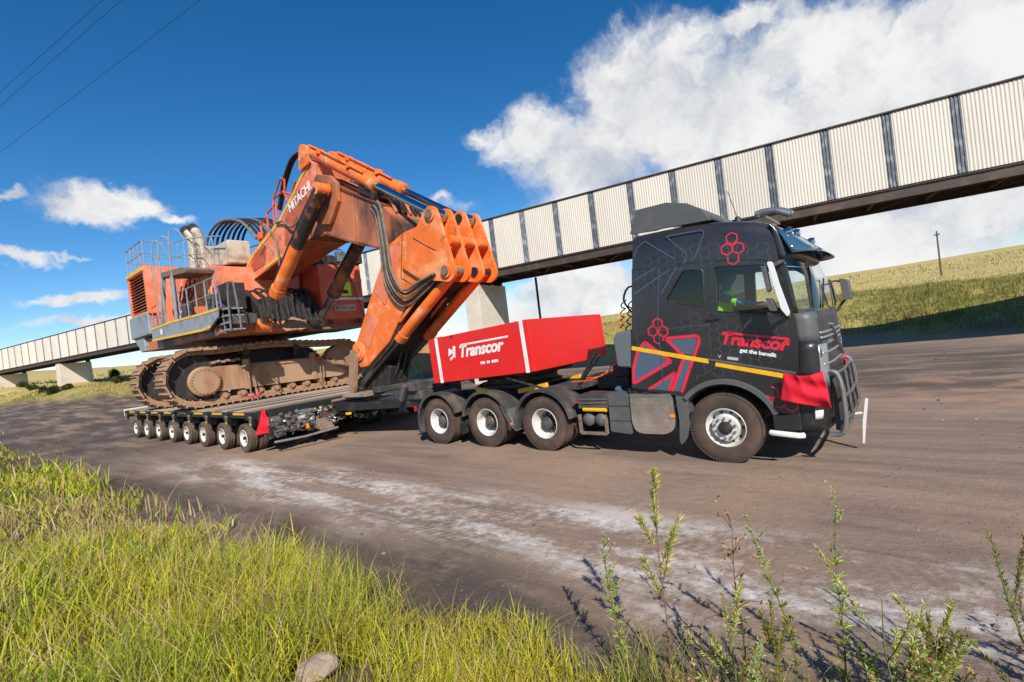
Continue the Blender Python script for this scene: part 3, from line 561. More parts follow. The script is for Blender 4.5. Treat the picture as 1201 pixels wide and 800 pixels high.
# ------------------------------------------------------------------ conveyor gallery on piers
def gpt(x, y, z):
    c, s = math.cos(GAH), math.sin(GAH); return (GAX + x * c - y * s, GAY + x * s + y * c, z)
def make_gallery():
    g = empty('conveyor_gallery', (GAX, GAY, GAZ), GAH); tag(g, 'long cream clad conveyor gallery crossing above the road', 'conveyor gallery')
    Hh = 2.6; Wd = 3.0; x0, x1 = -52.0, 112.0
    def corr(w, name, m, amp, pitch, dy=0):
        n = max(2, int(round(w / pitch))); pts = []
        for i in range(n):
            for t, a in ((0, 0), (.18, amp), (.5, amp), (.68, 0)): pts.append(((i + t) * w / n, a))
        pts.append((w, 0)); rows = []
        for z in (0, Hh): rows.append([(p[0], p[1] + dy, z) for p in pts])
        back = [[(p[0], -.03 + dy, z) for p in pts] for z in (Hh, 0)]
        mb = MB(); mb.grid(rows + back + [rows[0]]); return mb.build(name, m, g, smooth=False)
    strip_w = .30; protos = {}; k = 0; x = -28 * 1.857
    while x < x1:
        pw = 1.857 if x < 40 else 2.3
        if pw not in protos:
            a = corr(pw - strip_w, 'cladding_panel', m_cream, .013, .105); b = corr(strip_w, 'light_strip', m_strip, .028, .10, -.012); protos[pw] = (a, b)
        else: a, b = protos[pw]; a = inst(a, g); b = inst(b, g)
        # a bar is centred on multiples of the pitch
        b.location = (x - strip_w / 2, 0, 0); a.location = (x + strip_w / 2, 0, 0); x += pw
    xe = x; L = xe - x0; mx = (xe + x0) / 2
    mb = MB(); mb.box((mx, -Wd, Hh / 2), (L, .06, Hh)); mb.build('far_wall', m_cream, g)
    mb = MB(); mb.prism([(.07, Hh + .02), (.07, Hh + .07), (-Wd / 2, Hh + .30), (-Wd - .07, Hh + .07), (-Wd - .07, Hh + .02), (-Wd / 2, Hh + .24)], x0, xe, axis='X'); mb.build('roof_sheet', m_soffit, g)
    mb = MB(); mb.box((mx, -Wd / 2, -.06), (L, Wd - .1, .08)); mb.build('floor_deck', m_soffit, g)
    mb = MB()
    for yy in (-.10, -Wd + .10):
        mb.box((mx, yy, -.045), (L, .16, .04)); mb.box((mx, yy, -.22), (L, .03, .33)); mb.box((mx, yy, -.40), (L, .16, .04))
    mb.build('edge_girder', m_soffit, g)
    xx = x0 + .5; cb = None; i = 0
    while xx < xe - 1:
        if cb is None: m2 = MB(); m2.box((0, 0, 0), (.10, Wd - .36, .20)); cb = m2.build('cross_beam', m_soffit, g); c = cb
        else: c = inst(cb, g)
        c.location = (xx, -Wd / 2, -.21); xx += 1.857; i += 1
    db = None; xx = x0 + .5
    while xx < 30:
        if db is None: m2 = MB(); m2.bar((.1, -.2, -.33), (1.75, -Wd + .2, -.33), .07, .05); db = m2.build('brace', m_soffit, g); c = db
        else: c = inst(db, g)
        c.location = (xx, 0, 0); xx += 1.857 * 2
    # piers stand on the ground below
    def pier(x, label, w=3.05, th=.9, xs=None):
        wx, wy, _ = gpt(x, -Wd / 2, 0); zb = min(hz(*gpt(x + dx, yy, 0)[:2]) for dx in (0, th) for yy in (.1, -Wd - .1)) - .25; zt = GAZ - .62
        p = empty('concrete_pier', (*gpt(x, -Wd / 2, 0)[:2], zb), GAH); tag(p, label, 'pier', 'concrete piers under the gallery')
        m2 = MB(); n = 4; hgt = zt - zb; m2.prism([(-w / 2, 0), (w / 2, 0), (w / 2 - .04, hgt), (-w / 2 + .04, hgt)], 0, th, axis='X'); m2.build('shaft', m_concrete, p, bevel=.03)
        for yy in (-w / 2 + .22, w / 2 - .22):
            m3 = MB(); m3.box((.4, yy, hgt + .09), (.5, .28, .20)); m3.build('bearing', m_soffit, p)
    pier(1.3, 'concrete pier standing behind the red ballast box'); pier(29.8, 'concrete pier standing beyond the excavator'); pier(57.9, 'wide concrete pier between two dark bushes'); pier(78.3, 'concrete pier farthest along the descending gallery')
    pz = hz(*gpt(-.6, -3.2, 0)[:2]); p = empty('steel_post', (*gpt(-.6, -3.3, 0)[:2], pz)); m2 = MB(); m2.cyl((0, 0, 0), (0, 0, GAZ - pz - .4), .07, 10); m2.build('shaft', m_black, p); m2 = MB(); m2.box((0, 0, .02), (.3, .3, .04)); m2.build('base_plate', m_black, p); tag(p, 'thin black steel post under the gallery beside the pier', 'post')
make_gallery()
for gx, gy, rx, h, lb, cl in ((55.6, 1.6, .9, 1.0, 'dark round bush left of the pier on the grassy bank', DKG), (53.6, -3.6, .9, 1.3, 'dark bush at the far corner of the wide pier', DKG), (62, 1.2, .55, .7, 'small olive bush beside the dark round bush', OLV), (50.9, -2.5, .6, .6, 'low olive bush right of the wide pier', OLV), (65.5, 1.0, .6, .6, 'low bush between the two far piers', OLV), (55.0, .4, .5, .5, 'small brown green bush at the foot of the pier', OLV)):
    wx, wy, _ = gpt(gx, gy, 0); bush(wx, wy, rx, h, lb, cl)

# ------------------------------------------------------------------ pole and overhead wires
px_, py_ = 80.0, 90.0; zb = hz(px_, py_); pr = empty('power_pole', (px_, py_, zb - .3)); tag(pr, 'lone wooden power pole on the grassy hill', 'pole')
mb = MB(); mb.tube([(0, 0, 0), (0, 0, 13.0 - zb)], [.17, .12], 10); mb.build('shaft', m_wood, pr)
mb = MB(); mb.box((0, 0, 12.3 - zb), (.14, 1.1, .14)); mb.build('crossarm', m_wood, pr)
for yy in (-.45, .45): mb = MB(); mb.lathe([(.0, 0), (.05, 0), (.07, .06), (.04, .12), (.06, .18), (0, .22)], (0, yy, 12.37 - zb), 'Z', 8); mb.build('insulator', m_greyplastic, pr)
def wire(a, b, label):
    a, b = Vector(a), Vector(b); d = (b - a).normalized(); A = a - d * 60; B = b + d * 60; mb = MB(); pts = [A.lerp(B, t / 24) - Vector((0, 0, 1.0 * (1 - (t / 12 - 1) ** 2) - 1.0)) for t in range(25)]
    mb.tube(pts, .006, 5); tag(mb.build('overhead_wire', m_hose, None), label, 'wire', 'overhead power wires')
wire((-15.4, 15.7, 12), (-9.24, 12.4, 12), 'upper thin black wire of a close pair crossing the sky'); wire((-15.9, 16.3, 12.02), (-9.3, 12.75, 12.02), 'lower thin black wire of a close pair crossing the sky'); wire((-19.4, 19.5, 12), (-7.02, 12.8, 12), 'single thin black wire crossing the sky above the excavator')

def gravel():
    n = 9000; a = R(90) + RNG.uniform(R(-56), R(50), n); r = 2.2 + 22 * RNG.uniform(0, 1, n) ** 1.7; x = r * np.cos(a); y = r * np.sin(a); u, v = road_uv(x, y); k = (v > -6.9) & (edge_dist(x, y) < -.5) & (vnoise(x, y, .8, 71) > RNG.uniform(.15, .8, n)); x, y, r = x[k], y[k], r[k]; n = len(x); s = RNG.uniform(.003, .011, n) * (1 + 1.4 * (RNG.uniform(0, 1, n) > .95)); z = height(x, y) + s * .25
    base = np.array([(1, 0, 0), (0, 1, 0), (-1, 0, 0), (0, -1, 0), (0, 0, .75), (0, 0, -.5)]); V = base[None] * (s[:, None, None] * RNG.uniform(.6, 1.4, (n, 6, 1))); th = RNG.uniform(0, 6.3, n); c, sn = np.cos(th)[:, None], np.sin(th)[:, None]; X = V[:, :, 0] * c - V[:, :, 1] * sn; Y = V[:, :, 0] * sn + V[:, :, 1] * c; V = np.stack([X + x[:, None], Y + y[:, None], V[:, :, 2] + z[:, None]], -1)
    F = np.array([(0, 1, 4), (1, 2, 4), (2, 3, 4), (3, 0, 4), (1, 0, 5), (2, 1, 5), (3, 2, 5), (0, 3, 5)]); faces = (F[None] + (np.arange(n) * 6)[:, None, None]).reshape(-1, 3)
    me = bpy.data.meshes.new('gravel'); me.from_pydata(V.reshape(-1, 3).tolist(), [], faces.tolist()); col = np.array([(.26, .19, .15), (.34, .28, .23), (.09, .07, .06), (.17, .13, .10)])[RNG.integers(0, 4, n)]; at = me.color_attributes.new('tint', 'FLOAT_COLOR', 'POINT'); cc = np.ones((n, 6, 4), np.float32); cc[:, :, :3] = col[:, None, :]; at.data.foreach_set('color', cc.ravel())
    m = bpy.data.materials.new('gravel stone'); m.use_nodes = True; N = NT(m.node_tree); vc = N.new('ShaderNodeVertexColor', layer_name='tint'); N.link(vc.outputs[0], N.n['Principled BSDF'].inputs['Base Color']); N.n['Principled BSDF'].inputs['Roughness'].default_value = .9; me.materials.append(m)
    o = bpy.data.objects.new('gravel', me); COL.objects.link(o); tag(o, 'loose gravel scattered over the dirt road', 'gravel', kind='stuff')
gravel()

# ------------------------------------------------------------------ stones
def stone(name, x, y, s, m, label, group=None, sink=.3):
    bm = bmesh.new(); bmesh.ops.create_icosphere(bm, subdivisions=3, radius=1); sx, sy, sz = s
    o1 = random.uniform(0, 50)
    for v in bm.verts:
        q = v.co; n = vnoise(np.array([q.x * 1.5 + o1]), np.array([q.y * 1.5 + q.z * 1.9 + o1]), 1.0, 41)[0] + .45 * vnoise(np.array([q.x * 4 - q.z * 2 + o1]), np.array([q.y * 4 + q.z * 3]), 1.0, 43)[0]; k = .55 + .55 * n; v.co = Vector((v.co.x * sx * k, v.co.y * sy * k, v.co.z * sz * k))
    me = bpy.data.meshes.new(name); bm.to_mesh(me); bm.free(); me.materials.append(m); o = bpy.data.objects.new(name, me); COL.objects.link(o); o.location = (x, y, hz(x, y) + sz * (1 - sink) * .6); o.rotation_euler = (0, 0, random.uniform(0, 6)); tag(o, label, 'rock', group)
stone('pale_rock', -1.40, 2.98, (.13, .09, .065), m_rock, 'pale rough rock lying in the foreground grass', sink=-.6)
for i in range(34):
    u = random.uniform(2.2, 16); v = random.uniform(-1.5, 16); c, s = math.cos(TRH), math.sin(TRH); x = TRX + u * c - v * s; y = TRY + u * s + v * c; k = random.uniform(.012, .04)
    stone('coal_lump', x, y, (k, k * .8, k * .6), m_stonedk, 'small dark coal lump on the bare ground beyond the truck', 'coal lumps on the bare ground')
# ------------------------------------------------------------------ modular trailer
DECK = 1.17
def make_tyre(name, m, r, w, rim_r, parent, ribs=4):
    h = w / 2; k = r - rim_r; prof = [(rim_r, h * .80), (rim_r + .18 * k, h * .93), (rim_r + .45 * k, h * 1.0), (rim_r + .74 * k, h * .99), (r - .022, h * .90), (r - .004, h * .80)]
    n = ribs; ys = np.linspace(h * .72, -h * .72, n * 2)
    for i in range(n): prof += [(r, ys[2 * i]), (r, ys[2 * i + 1])] + ([(r - .014, ys[2 * i + 1] - .004), (r - .014, ys[2 * i + 2] + .004)] if i < n - 1 else [])
    prof += [(r - .004, -h * .80), (r - .022, -h * .90), (rim_r + .74 * k, -h * .99), (rim_r + .45 * k, -h), (rim_r + .18 * k, -h * .93), (rim_r, -h * .80)]
    mb = MB(); mb.lathe(prof, n=44, close=True); return mb.build(name, m, parent, angle=28)
def make_trailer():
    t = empty('modular_trailer', (TLX, TLY, 0), TLH); tag(t, 'wide low multi-axle heavy transport trailer under the excavator', 'trailer')
    Y0, Y1, XF, XR, SPc = -1.5, 4.9, .95, -12.0, 1.537
    # deck timbers
    pk = None; nx = 46; w = (XF - XR) / nx
    protos = []
    for v in range(4):
        mb = MB(); mb.box((0, 0, 0), (w - random.uniform(.02, .055), Y1 - Y0 - .06, .05)); protos.append(mb.build('deck_plank', (m_plank, m_plank_d, m_plank_l, m_plank)[v], t, bevel=.006))
    for i in range(nx):
        o = protos[i] if i < 4 else inst(protos[random.choice((0, 0, 1, 2, 2, 3))], t)
        o.location = (XR + (i + .5) * w, (Y0 + Y1) / 2 + random.uniform(-.02, .02), DECK - .03 + random.uniform(-.014, .004)); o.rotation_euler = (random.uniform(-.002, .002), random.uniform(-.02, .02), random.uniform(-.004, .004))
    # frame under the deck
    mb = MB()
    for yy in np.linspace(Y0 + .5, Y1 - .5, 6): mb.box(((XF + XR) / 2, yy, 1.0), (XF - XR - .1, .22, .26))
    mb.build('main_beam', m_black, t)
    for yy, nm in ((Y0 + .04, 'side_beam'), (Y1 - .04, 'side_beam')):
        mb = MB(); mb.box(((XF + XR) / 2, yy, 1.045), (XF - XR, .10, .17)); mb.build(nm, m_black, t, bevel=.01)
    mb = MB(); mb.box((XR - .06, (Y0 + Y1) / 2, 1.0), (.10, Y1 - Y0, .28)); mb.build('rear_beam', m_black, t, bevel=.01)
    mb = MB(); mb.box((XR - .16, -1.08, 1.05), (.05, .85, .30)); mb.build('rear_marker_board', m_white, t)
    # axle units
    rad = .40; wheel0 = make_tyre('wheel', m_rubber_t, rad, .245, .235, t, 3)
    mb = MB(); mb.lathe([(.235, -.1), (.238, -.115), (.225, -.118), (.215, -.10), (.20, -.03), (.17, .0), (.10, .01), (.095, -.035), (.06, -.05), (0, -.05)], n=28, cap=False); mb.lathe([(.235, .1), (.21, .1), (.20, .02)], n=28, cap=False); rim0 = mb.build('rim', m_wheelwhite, wheel0)
    for k in range(8): a = 2 * PI * k / 8; mb = MB()
    proto = None; arm0 = kp0 = None; first = True
    for i in range(8):
        x = -i * SPc
        for s, yc in enumerate((Y0 + .28, .75, 2.65, Y1 - .28)):
            for dy in (-.145, .145):
                if first: o = wheel0; first = False
                else: o = inst(wheel0, t); r_ = inst(rim0, o)
                flip = (s >= 2); o.matrix_basis = T(x, yc + dy, rad) @ (RZ(PI) if flip else Matrix()) @ RY(random.uniform(0, 6))
            mb = MB()
            if arm0 is None:
                mb.prism([(-.10, .36), (.10, .36), (.16, .55), (.55, .78), (.60, .95), (.38, .98), (.10, .66), (-.10, .5)], -.10, .10); arm0 = mb.build('swing_arm', m_black, t, bevel=.01); a_ = arm0
                mb = MB(); mb.cyl((.45, 0, .72), (.45, 0, 1.0), .19, 14); mb.box((.45, 0, .95), (.5, .5, .10)); kp0 = mb.build('turntable', m_black, t); k_ = kp0
            else: a_ = inst(arm0, t); k_ = inst(kp0, t)
            a_.location = (x, yc, 0); k_.location = (x, yc, 0)
        mb = MB(); mb.cyl((x, Y0 + .02, rad), (x, Y1 - .02, rad), .05, 8); mb.build('axle', m_dark, t)
    # near side brackets with reflectors
    br0 = ye0 = st0 = None
    for i in range(9):
        x = .72 - i * SPc if i else .80
        if br0 is None:
            mb = MB(); mb.prism([(-.11, 1.12), (.11, 1.12), (.09, .90), (.02, .78), (-.08, .78), (-.11, .95)], -.05, .03); br0 = mb.build('axle_bracket', m_black, t, bevel=.008); b_ = br0
            mb = MB(); mb.box((-.03, -.056, .835), (.11, .008, .075)); ye0 = mb.build('reflector', m_yellow, b_); y_ = ye0
            mb = MB(); mb.cyl((0, -.09, 1.0), (0, -.02, 1.0), .05, 10); mb.box((.02, -.07, .93), (.07, .04, .10)); c0 = mb.build('lashing_point', m_steel, b_)
        else: b_ = inst(br0, t); inst(ye0, b_); inst(c0, b_)
        b_.location = (x, Y0 - .012, 0)
        if i < 8:
            if st0 is None: mb = MB(); mb.box((0, 0, 0), (.74, .008, .06)); st0 = mb.build('reflective_strip', m_yellow, t); s_ = st0
            else: s_ = inst(st0, t)
            s_.location = (x - .5 * SPc - (0.05 if i else .1), Y0 - .016, 1.085)
    # front end: cross beam, power pack, valve blocks, hydraulic lines
    mb = MB(); mb.box((XF + .08, (Y0 + Y1) / 2, 1.02), (.16, Y1 - Y0 - .05, .26)); mb.box((XF + .03, (Y0 + Y1) / 2, .62), (.10, Y1 - Y0 - .3, .16)); mb.build('front_beam', m_black, t, bevel=.012)
    mb = MB(); mb.tube([(XF + .30, .55, 1.07), (XF + .32, 1.6, 1.09), (XF + .30, 2.65, 1.12)], .045, 8); mb.build('front_rail', m_hose_tan, t)
    for y0_, w_, d_, z0_, z1_, m_ in ((-1.12, .34, .30, .42, .96, m_greyplastic), (-.72, .38, .26, .50, .90, m_steel), (-.30, .36, .34, .55, 1.0, m_greytank), (.35, .5, .22, .60, .95, m_blackplastic), (1.35, .42, .24, .62, .94, m_steel), (2.1, .5, .26, .52, .92, m_blackplastic), (3.2, .7, .3, .5, .95, m_black), (4.1, .6, .3, .5, .95, m_blackplastic)):
        mb = MB(); mb.box((XF + .17 + d_ / 2, y0_, (z0_ + z1_) / 2), (d_, w_, z1_ - z0_)); o = mb.build('equipment_box', m_, t, bevel=.02)
        mb = MB()
        for q in range(5): mb.box((XF + .17 + d_ + .012, y0_, z0_ + (z1_ - z0_) * (q + .8) / 6), (.02, w_ * .7, .03))
        mb.build('cover_rib', m_steel if m_ is not m_steel else m_dark, o)
    mb = MB()
    for q in range(6): mb.box((XF + .46, -1.02 + .13 * q + (.02 if q % 2 else 0), .66 + .06 * (q % 3)), (.09, .085, .10))
    for q in range(4): mb.cyl((XF + .52, -.98 + .17 * q, .56), (XF + .52, -.98 + .17 * q, .64), .03, 8)
    mb.build('valve_block', m_steel, t)
    mb = MB()
    for q in range(150):
        y_ = random.uniform(-1.42, 2.3); z_ = random.uniform(.40, 1.02); x_ = XF + random.uniform(.30, .62); s_ = random.uniform(.03, .09)
        if random.random() < .5: mb.box((x_, y_, z_), (s_, s_ * random.uniform(.6, 1.8), s_ * random.uniform(.5, 1.4)), (random.uniform(-.3, .3), 0, random.uniform(-.5, .5)))
        else: mb.cyl((x_, y_, z_), (x_ + random.uniform(-.02, .08), y_ + random.uniform(-.1, .1), z_ + random.uniform(-.06, .06)), s_ * .3, 8)
    h2 = len(mb.f); o = mb.build('hydraulic_fittings', m_steel, t, smooth=False); tag(o, kind='stuff')
    for k_, m_ in enumerate((m_dark, m_creamtank, m_hose_tan)): o.data.materials.append(m_)
    for pi, pl in enumerate(o.data.polygons): pl.material_index = (pi // 6 * 7 + pi // 11) % 4
    for q in range(16):
        y_ = -1.25 + q * .26; mb = MB(); a = (XF + .20, y_, .80 + random.uniform(-.1, .12)); b = (XF + .42 + random.uniform(-.1, .2), y_ + random.uniform(-.2, .5), .48 + random.uniform(-.08, .15)); c = (XF + .22, y_ + random.uniform(.2, .9), .72 + random.uniform(-.15, .15))
        mb.tube(bez([a, b, c], 12), random.uniform(.014, .026), 6); mb.build('hydraulic_hose', random.choice([m_hose, m_hose, m_hose_tan, m_steel]), t)
    for y_, z_ in ((.28, .83), (.50, .88), (1.72, .92), (2.05, .86), (1.9, .74)):
        mb = MB(); mb.lathe([(0, .20), (.05, .20), (.062, .16), (.062, .08), (.04, .04), (.04, 0)], (XF + .22, y_, z_), 'X', 12); mb.build('coupling_cap', m_redlens if y_ < 1 else m_orange2, t)
    mb = MB(); mb.prism([(XF + .35, .44), (XF + .72, .36), (XF + .76, .40), (XF + .45, .66), (XF + .35, .68)], -.12, .3); mb.build('wheel_scoop', m_hose_tan, t, bevel=.02)
    mb = MB(); mb.tube([(XF + .6, -1.35, .33), (XF + .75, -.6, .32), (XF + .9, .3, .38)], .035, 6); mb.build('lower_guard_rail', m_steel, t)
    mb = MB(); mb.box((XF + .60, -.42, .56), (.05, .07, .12)); mb.build('side_lamp', m_amber, t)
    # drawbar frame reaching to the tractor
    mb = MB(); mb.prism([(XF + .1, .2 + .2), (XF + 1.5, .75), (XF + 4.0, 1.35), (XF + 4.0, 1.75), (XF + 1.6, 1.25), (XF + .1, 1.05)], .78, 1.0, axis='Z'); mb.build('drawbar_arm', m_black, t, bevel=.015)
    mb = MB(); mb.prism([(XF + .1, 3.5), (XF + 1.5, 3.0), (XF + 4.0, 2.35), (XF + 4.0, 1.95), (XF + 1.6, 2.5), (XF + .1, 2.85)], .78, 1.0, axis='Z'); mb.build('drawbar_arm', m_black, t, bevel=.015)
    mb = MB(); mb.box((XF + 2.7, 1.85, 1.10), (1.9, 1.5, .24)); mb.box((XF + 3.3, 1.85, 1.32), (.5, 1.7, .22)); mb.box((XF + 2.0, 1.85, 1.3), (.3, 1.9, .16)); mb.build('drawbar_head', m_blackplastic, t, bevel=.03)
    for y_ in (.95, 2.75): mb = MB(); mb.tube([(XF + .5, y_, 1.12), (XF + 2.0, y_ + (.3 if y_ < 2 else -.3), 1.16)], .10, 12); o = mb.build('steering_cylinder', m_greyplastic, t); mb = MB(); mb.tube([(XF + 2.0, y_ + (.3 if y_ < 2 else -.3), 1.16), (XF + 3.1, y_ + (.5 if y_ < 2 else -.5), 1.18)], .05, 10); mb.build('rod', m_chrome, o)
    for q in range(7):
        mb = MB(); y_ = 1.0 + .25 * q; mb.tube(bez([(XF + .2, y_, 1.0), (XF + 1.0, y_ + .1, 1.25 + .1 * (q % 3)), (XF + 2.2, y_ + .05, 1.15), (XF + 3.7, 1.5 + .12 * q, 1.25)], 18), .022, 6); mb.build('air_line', random.choice([m_hose, m_hose, m_greyplastic]), t)
    for y_ in (1.0, 1.35): mb = MB(); mb.box((XF + 3.2, y_ - .1, 1.2), (.12, .10, .45), (0, .5 if y_ < 1.2 else -.5, 0)); mb.build('support_leg', m_greyplastic, t, bevel=.01)
    mb = MB(); mb.box((XF + 1.1, .55, .72), (.14, .10, .06)); mb.build('identification_tag', m_yellow, t)
    return t
make_trailer()

# ------------------------------------------------------------------ excavator
UX, UY = -10.590, 19.7491
def make_excavator():
    e = empty('mining_excavator', (UX, UY, DECK), TLH); tag(e, 'large orange mining excavator chained crosswise on the trailer with boom folded', 'excavator')
    DZ = T(0, 0, -DECK)
    def B(M=None): return MB(DZ if M is None else DZ @ M)
    TK = RZ(PI / 2 - .05)
    # ---- crawler tracks
    c0, c1, r0, r1 = (-2.55, 2.20), (2.75, 2.14), .94, .88
    loop = []
    loop += [(c0[0] + r0 * math.cos(a), c0[1] + r0 * math.sin(a)) for a in np.linspace(R(270), R(90), 26)]
    loop += [(c0[0] + (c1[0] - c0[0]) * t, (c0[1] + r0) * (1 - t) + (c1[1] + r1) * t + .07 * math.sin(PI * t) - .03 * math.sin(3 * PI * t)) for t in np.linspace(0, 1, 24)[1:-1]]
    loop += [(c1[0] + r1 * math.cos(a), c1[1] + r1 * math.sin(a)) for a in np.linspace(R(90), R(-90), 26)]
    loop += [(c1[0] + (c0[0] - c1[0]) * t, 1.26) for t in np.linspace(0, 1, 20)[1:-1]]
    P = np.array(loop + [loop[0]]); P[:, 1] = np.maximum(P[:, 1], 1.262); seg = np.hypot(*np.diff(P, axis=0).T); cum = np.concatenate([[0], np.cumsum(seg)]); NS = 36; pitch = cum[-1] / NS
    mb = MB(); hw = .55
    mb.prism([(-.45 * pitch, -.035), (.45 * pitch, -.035), (.47 * pitch, .02), (.47 * pitch, .075), (.38 * pitch, .085), (.34 * pitch, .03), (-.05 * pitch, .03), (-.08 * pitch, .075), (-.17 * pitch, .08), (-.2 * pitch, .03), (-.47 * pitch, .03)], -hw, hw)
    for yy in (-.22, .22):
        mb.box((0, yy, -.10), (pitch * .98, .10, .14))
    mb.box((0, 0, -.09), (pitch * .4, .18, .12))
    shoe = None
    for side, yc in ((-1, -1.95), (1, 1.95)):
        for i in range(NS):
            s = (i + .5) * pitch; x = np.interp(s, cum, P[:, 0]); z = np.interp(s, cum, P[:, 1]); xa, za = np.interp((s - .05) % cum[-1], cum, P[:, 0]), np.interp((s - .05) % cum[-1], cum, P[:, 1]); xb, zb_ = np.interp((s + .05) % cum[-1], cum, P[:, 0]), np.interp((s + .05) % cum[-1], cum, P[:, 1])
            ang = math.atan2(zb_ - za, xb - xa)
            if shoe is None: shoe = mb.build('track_shoe', m_tan, e, smooth=False, bevel=.012); o = shoe
            else: o = inst(shoe, e)
            # loop runs clockwise seen from the near side: outward is to the left of travel
            o.matrix_basis = TK @ DZ @ T(x, yc + random.uniform(-.008, .008), z) @ RY(-ang)
    for yc, out in ((-1.95, -1), (1.95, 1)):
        yo = yc + out * .42
        m2 = B(TK); body = [(-2.45, 1.72), (-1.9, 1.66), (2.55, 1.60), (2.85, 1.72), (1.75, 2.46), (-1.3, 2.50), (-1.9, 2.52), (-2.4, 2.50)]
        m2.prism(round_poly(body, .12, 3), yc - .40, yc + .40); o = m2.build('track_frame', m_tan_frame, e, bevel=.02)
        m2 = B(TK); m2.prism([(-1.2, 2.38), (1.5, 2.33), (1.5, 2.40), (-1.2, 2.45)], yo - .03 * 1, yo + .03); m2.build('frame_lip', m_tan_frame, o, bevel=.01)
        for xx in (-1.02, 1.42): m2 = B(TK); m2.box((xx, yo, 2.13), (.20, .10, 1.05)); m2.build('lashing_bracket', m_tan_frame, o, bevel=.01)
        m2 = B(TK); m2.lathe([(.0, .0), (.46, 0), (.50, .03), (.50, .14), (.45, .16), (.45, .20), (0, .20)] if out > 0 else [(0, -.20), (.45, -.20), (.45, -.16), (.50, -.14), (.50, -.03), (.46, 0), (0, 0)], (-2.36, yc + out * .36, 2.06), 'Y', 36); d_ = m2.build('final_drive', m_tan_frame, e)
        m2 = B(TK)
        for k in range(24): a = 2 * PI * k / 24; m2.cyl((-2.36 + .405 * math.cos(a), yc + out * .55, 2.06 + .405 * math.sin(a)), (-2.36 + .405 * math.cos(a), yc + out * .59, 2.06 + .405 * math.sin(a)), .024, 6)
        m2.build('bolt_ring', m_tan, d_)
        # sprocket and idler
        m2 = B(TK); pr = []
        for k in range(44): a = 2 * PI * k / 44; rr = .80 if k % 2 else .70; pr.append((-2.55 + rr * math.cos(a), 2.2 + rr * math.sin(a)))
        m2.prism(pr, yc - .14, yc + .14); m2.build('sprocket', m_dark, e)
        m2 = B(TK); m2.lathe([(.15, -.2), (.45, -.16), (.70, -.22), (.74, -.1), (.74, .1), (.70, .22), (.45, .16), (.15, .2)], (c1[0], yc, c1[1]), 'Y', 32); m2.build('idler', m_tan, e)
        for k in range(8): m2 = B(TK); m2.lathe([(0, -.36), (.09, -.36), (.10, -.30), (.17, -.28), (.17, .28), (.10, .30), (.09, .36), (0, .36)], (-1.75 + k * .58, yc, 1.50), 'Y', 16); m2.build('track_roller', m_tan, e)
        for k in (-.9, .9): m2 = B(TK); m2.lathe([(0, -.3), (.12, -.3), (.12, .3), (0, .3)], (k, yc, 2.92), 'Y', 14); m2.box((k, yc, 2.72), (.14, .3, .3)); m2.build('carrier_roller', m_dark, e)
        m2 = B(TK)
        for k in range(6): m2.box((-2.0 + .16 * k, yc + out * .08, 2.66 + .03 * (k % 2)), (.12, .5, .08), (0, random.uniform(-.2, .2), 0))
        m2.build('mud_cake', m_tan, e, smooth=False)
    m2 = B(TK); m2.prism([(-1.7, 1.75), (1.7, 1.75), (1.5, 2.75), (1.1, 3.05), (-1.1, 3.05), (-1.5, 2.75)], -1.6, 1.6); m2.build('carbody', m_dark, e, bevel=.03)
    m2 = B(); m2.lathe([(0, 3.03), (1.55, 3.03), (1.55, 3.2), (1.45, 3.22), (1.45, 3.48), (0, 3.48)], (0, 0, 0), 'Z', 40); m2.build('slew_ring', m_dark, e)
    # lashing chains on the near track frame
    for xx, z0_, z1_, y_ in ((-1.05, 2.7, 1.2, -2.52), (-.86, 2.7, 1.2, -2.52), (1.55, 2.62, 1.2, -2.56), (1.75, 2.5, 1.2, -2.55)):
        m2 = B(TK); pts = bez([(xx, y_ + .25, z0_), (xx + random.uniform(-.05, .05), y_ - .02, (z0_ + z1_) / 2 + .2), (xx + random.uniform(-.1, .1), y_ - .05, z1_ + .35), (xx + random.uniform(-.1, .1), y_ - .2, z1_)], 30)
        for k in range(0, len(pts) - 1):
            a, b = pts[k], pts[k + 1]; d = b - a; m2.bar(a - d * .25, b + d * .25, .045 if k % 2 else .018, .018 if k % 2 else .045, (0, 1, 0))
        m2.build('lashing_chain', m_tan, e)
    for xx, zz in ((-.95, 1.33), (1.55, 2.42), (3.4, 1.9)):
        m2 = B(TK); m2.tube(bez([(xx - .35, -2.66, zz + .03), (xx, -2.70, zz), (xx + .3, -2.66, zz + .14)], 6), .022, 6); m2.box((xx, -2.69, zz), (.18, .05, .06)); m2.build('chain_tensioner', m_liv_red, e)
    # ---- upper structure (x forward over the boom, y to the left side)
    m2 = B(); m2.prism([(-4.6, 3.9), (-4.4, 3.55), (3.0, 3.48), (3.5, 3.55), (3.5, 3.86), (-4.6, 3.9)][:5] + [(-4.6, 4.1)], -2.25, 3.05); m2.build('main_frame', m_orange_dirty, e, bevel=.03)
    m2 = B(); m2.prism([(-5.85, 4.25), (-4.9, 3.55), (-4.3, 3.55), (-4.3, 5.1), (-5.85, 5.15)], -2.40, 3.1); m2.build('counterweight', m_grey_cat, e, bevel=.06)
    m2 = B(); m2.box((-4.4, -1.95, 4.63), (2.7, 1.06, .92)); m2.build('side_ballast_panel', m_grey_cat, e, bevel=.04)
    # louvred cooler block
    m2 = B(); m2.prism([(-5.35, 5.10), (-2.95, 4.36), (-2.90, 6.92), (-5.35, 6.92)], -2.2, -1.0); m2.build('cooler_housing', m_orange, e, bevel=.02)
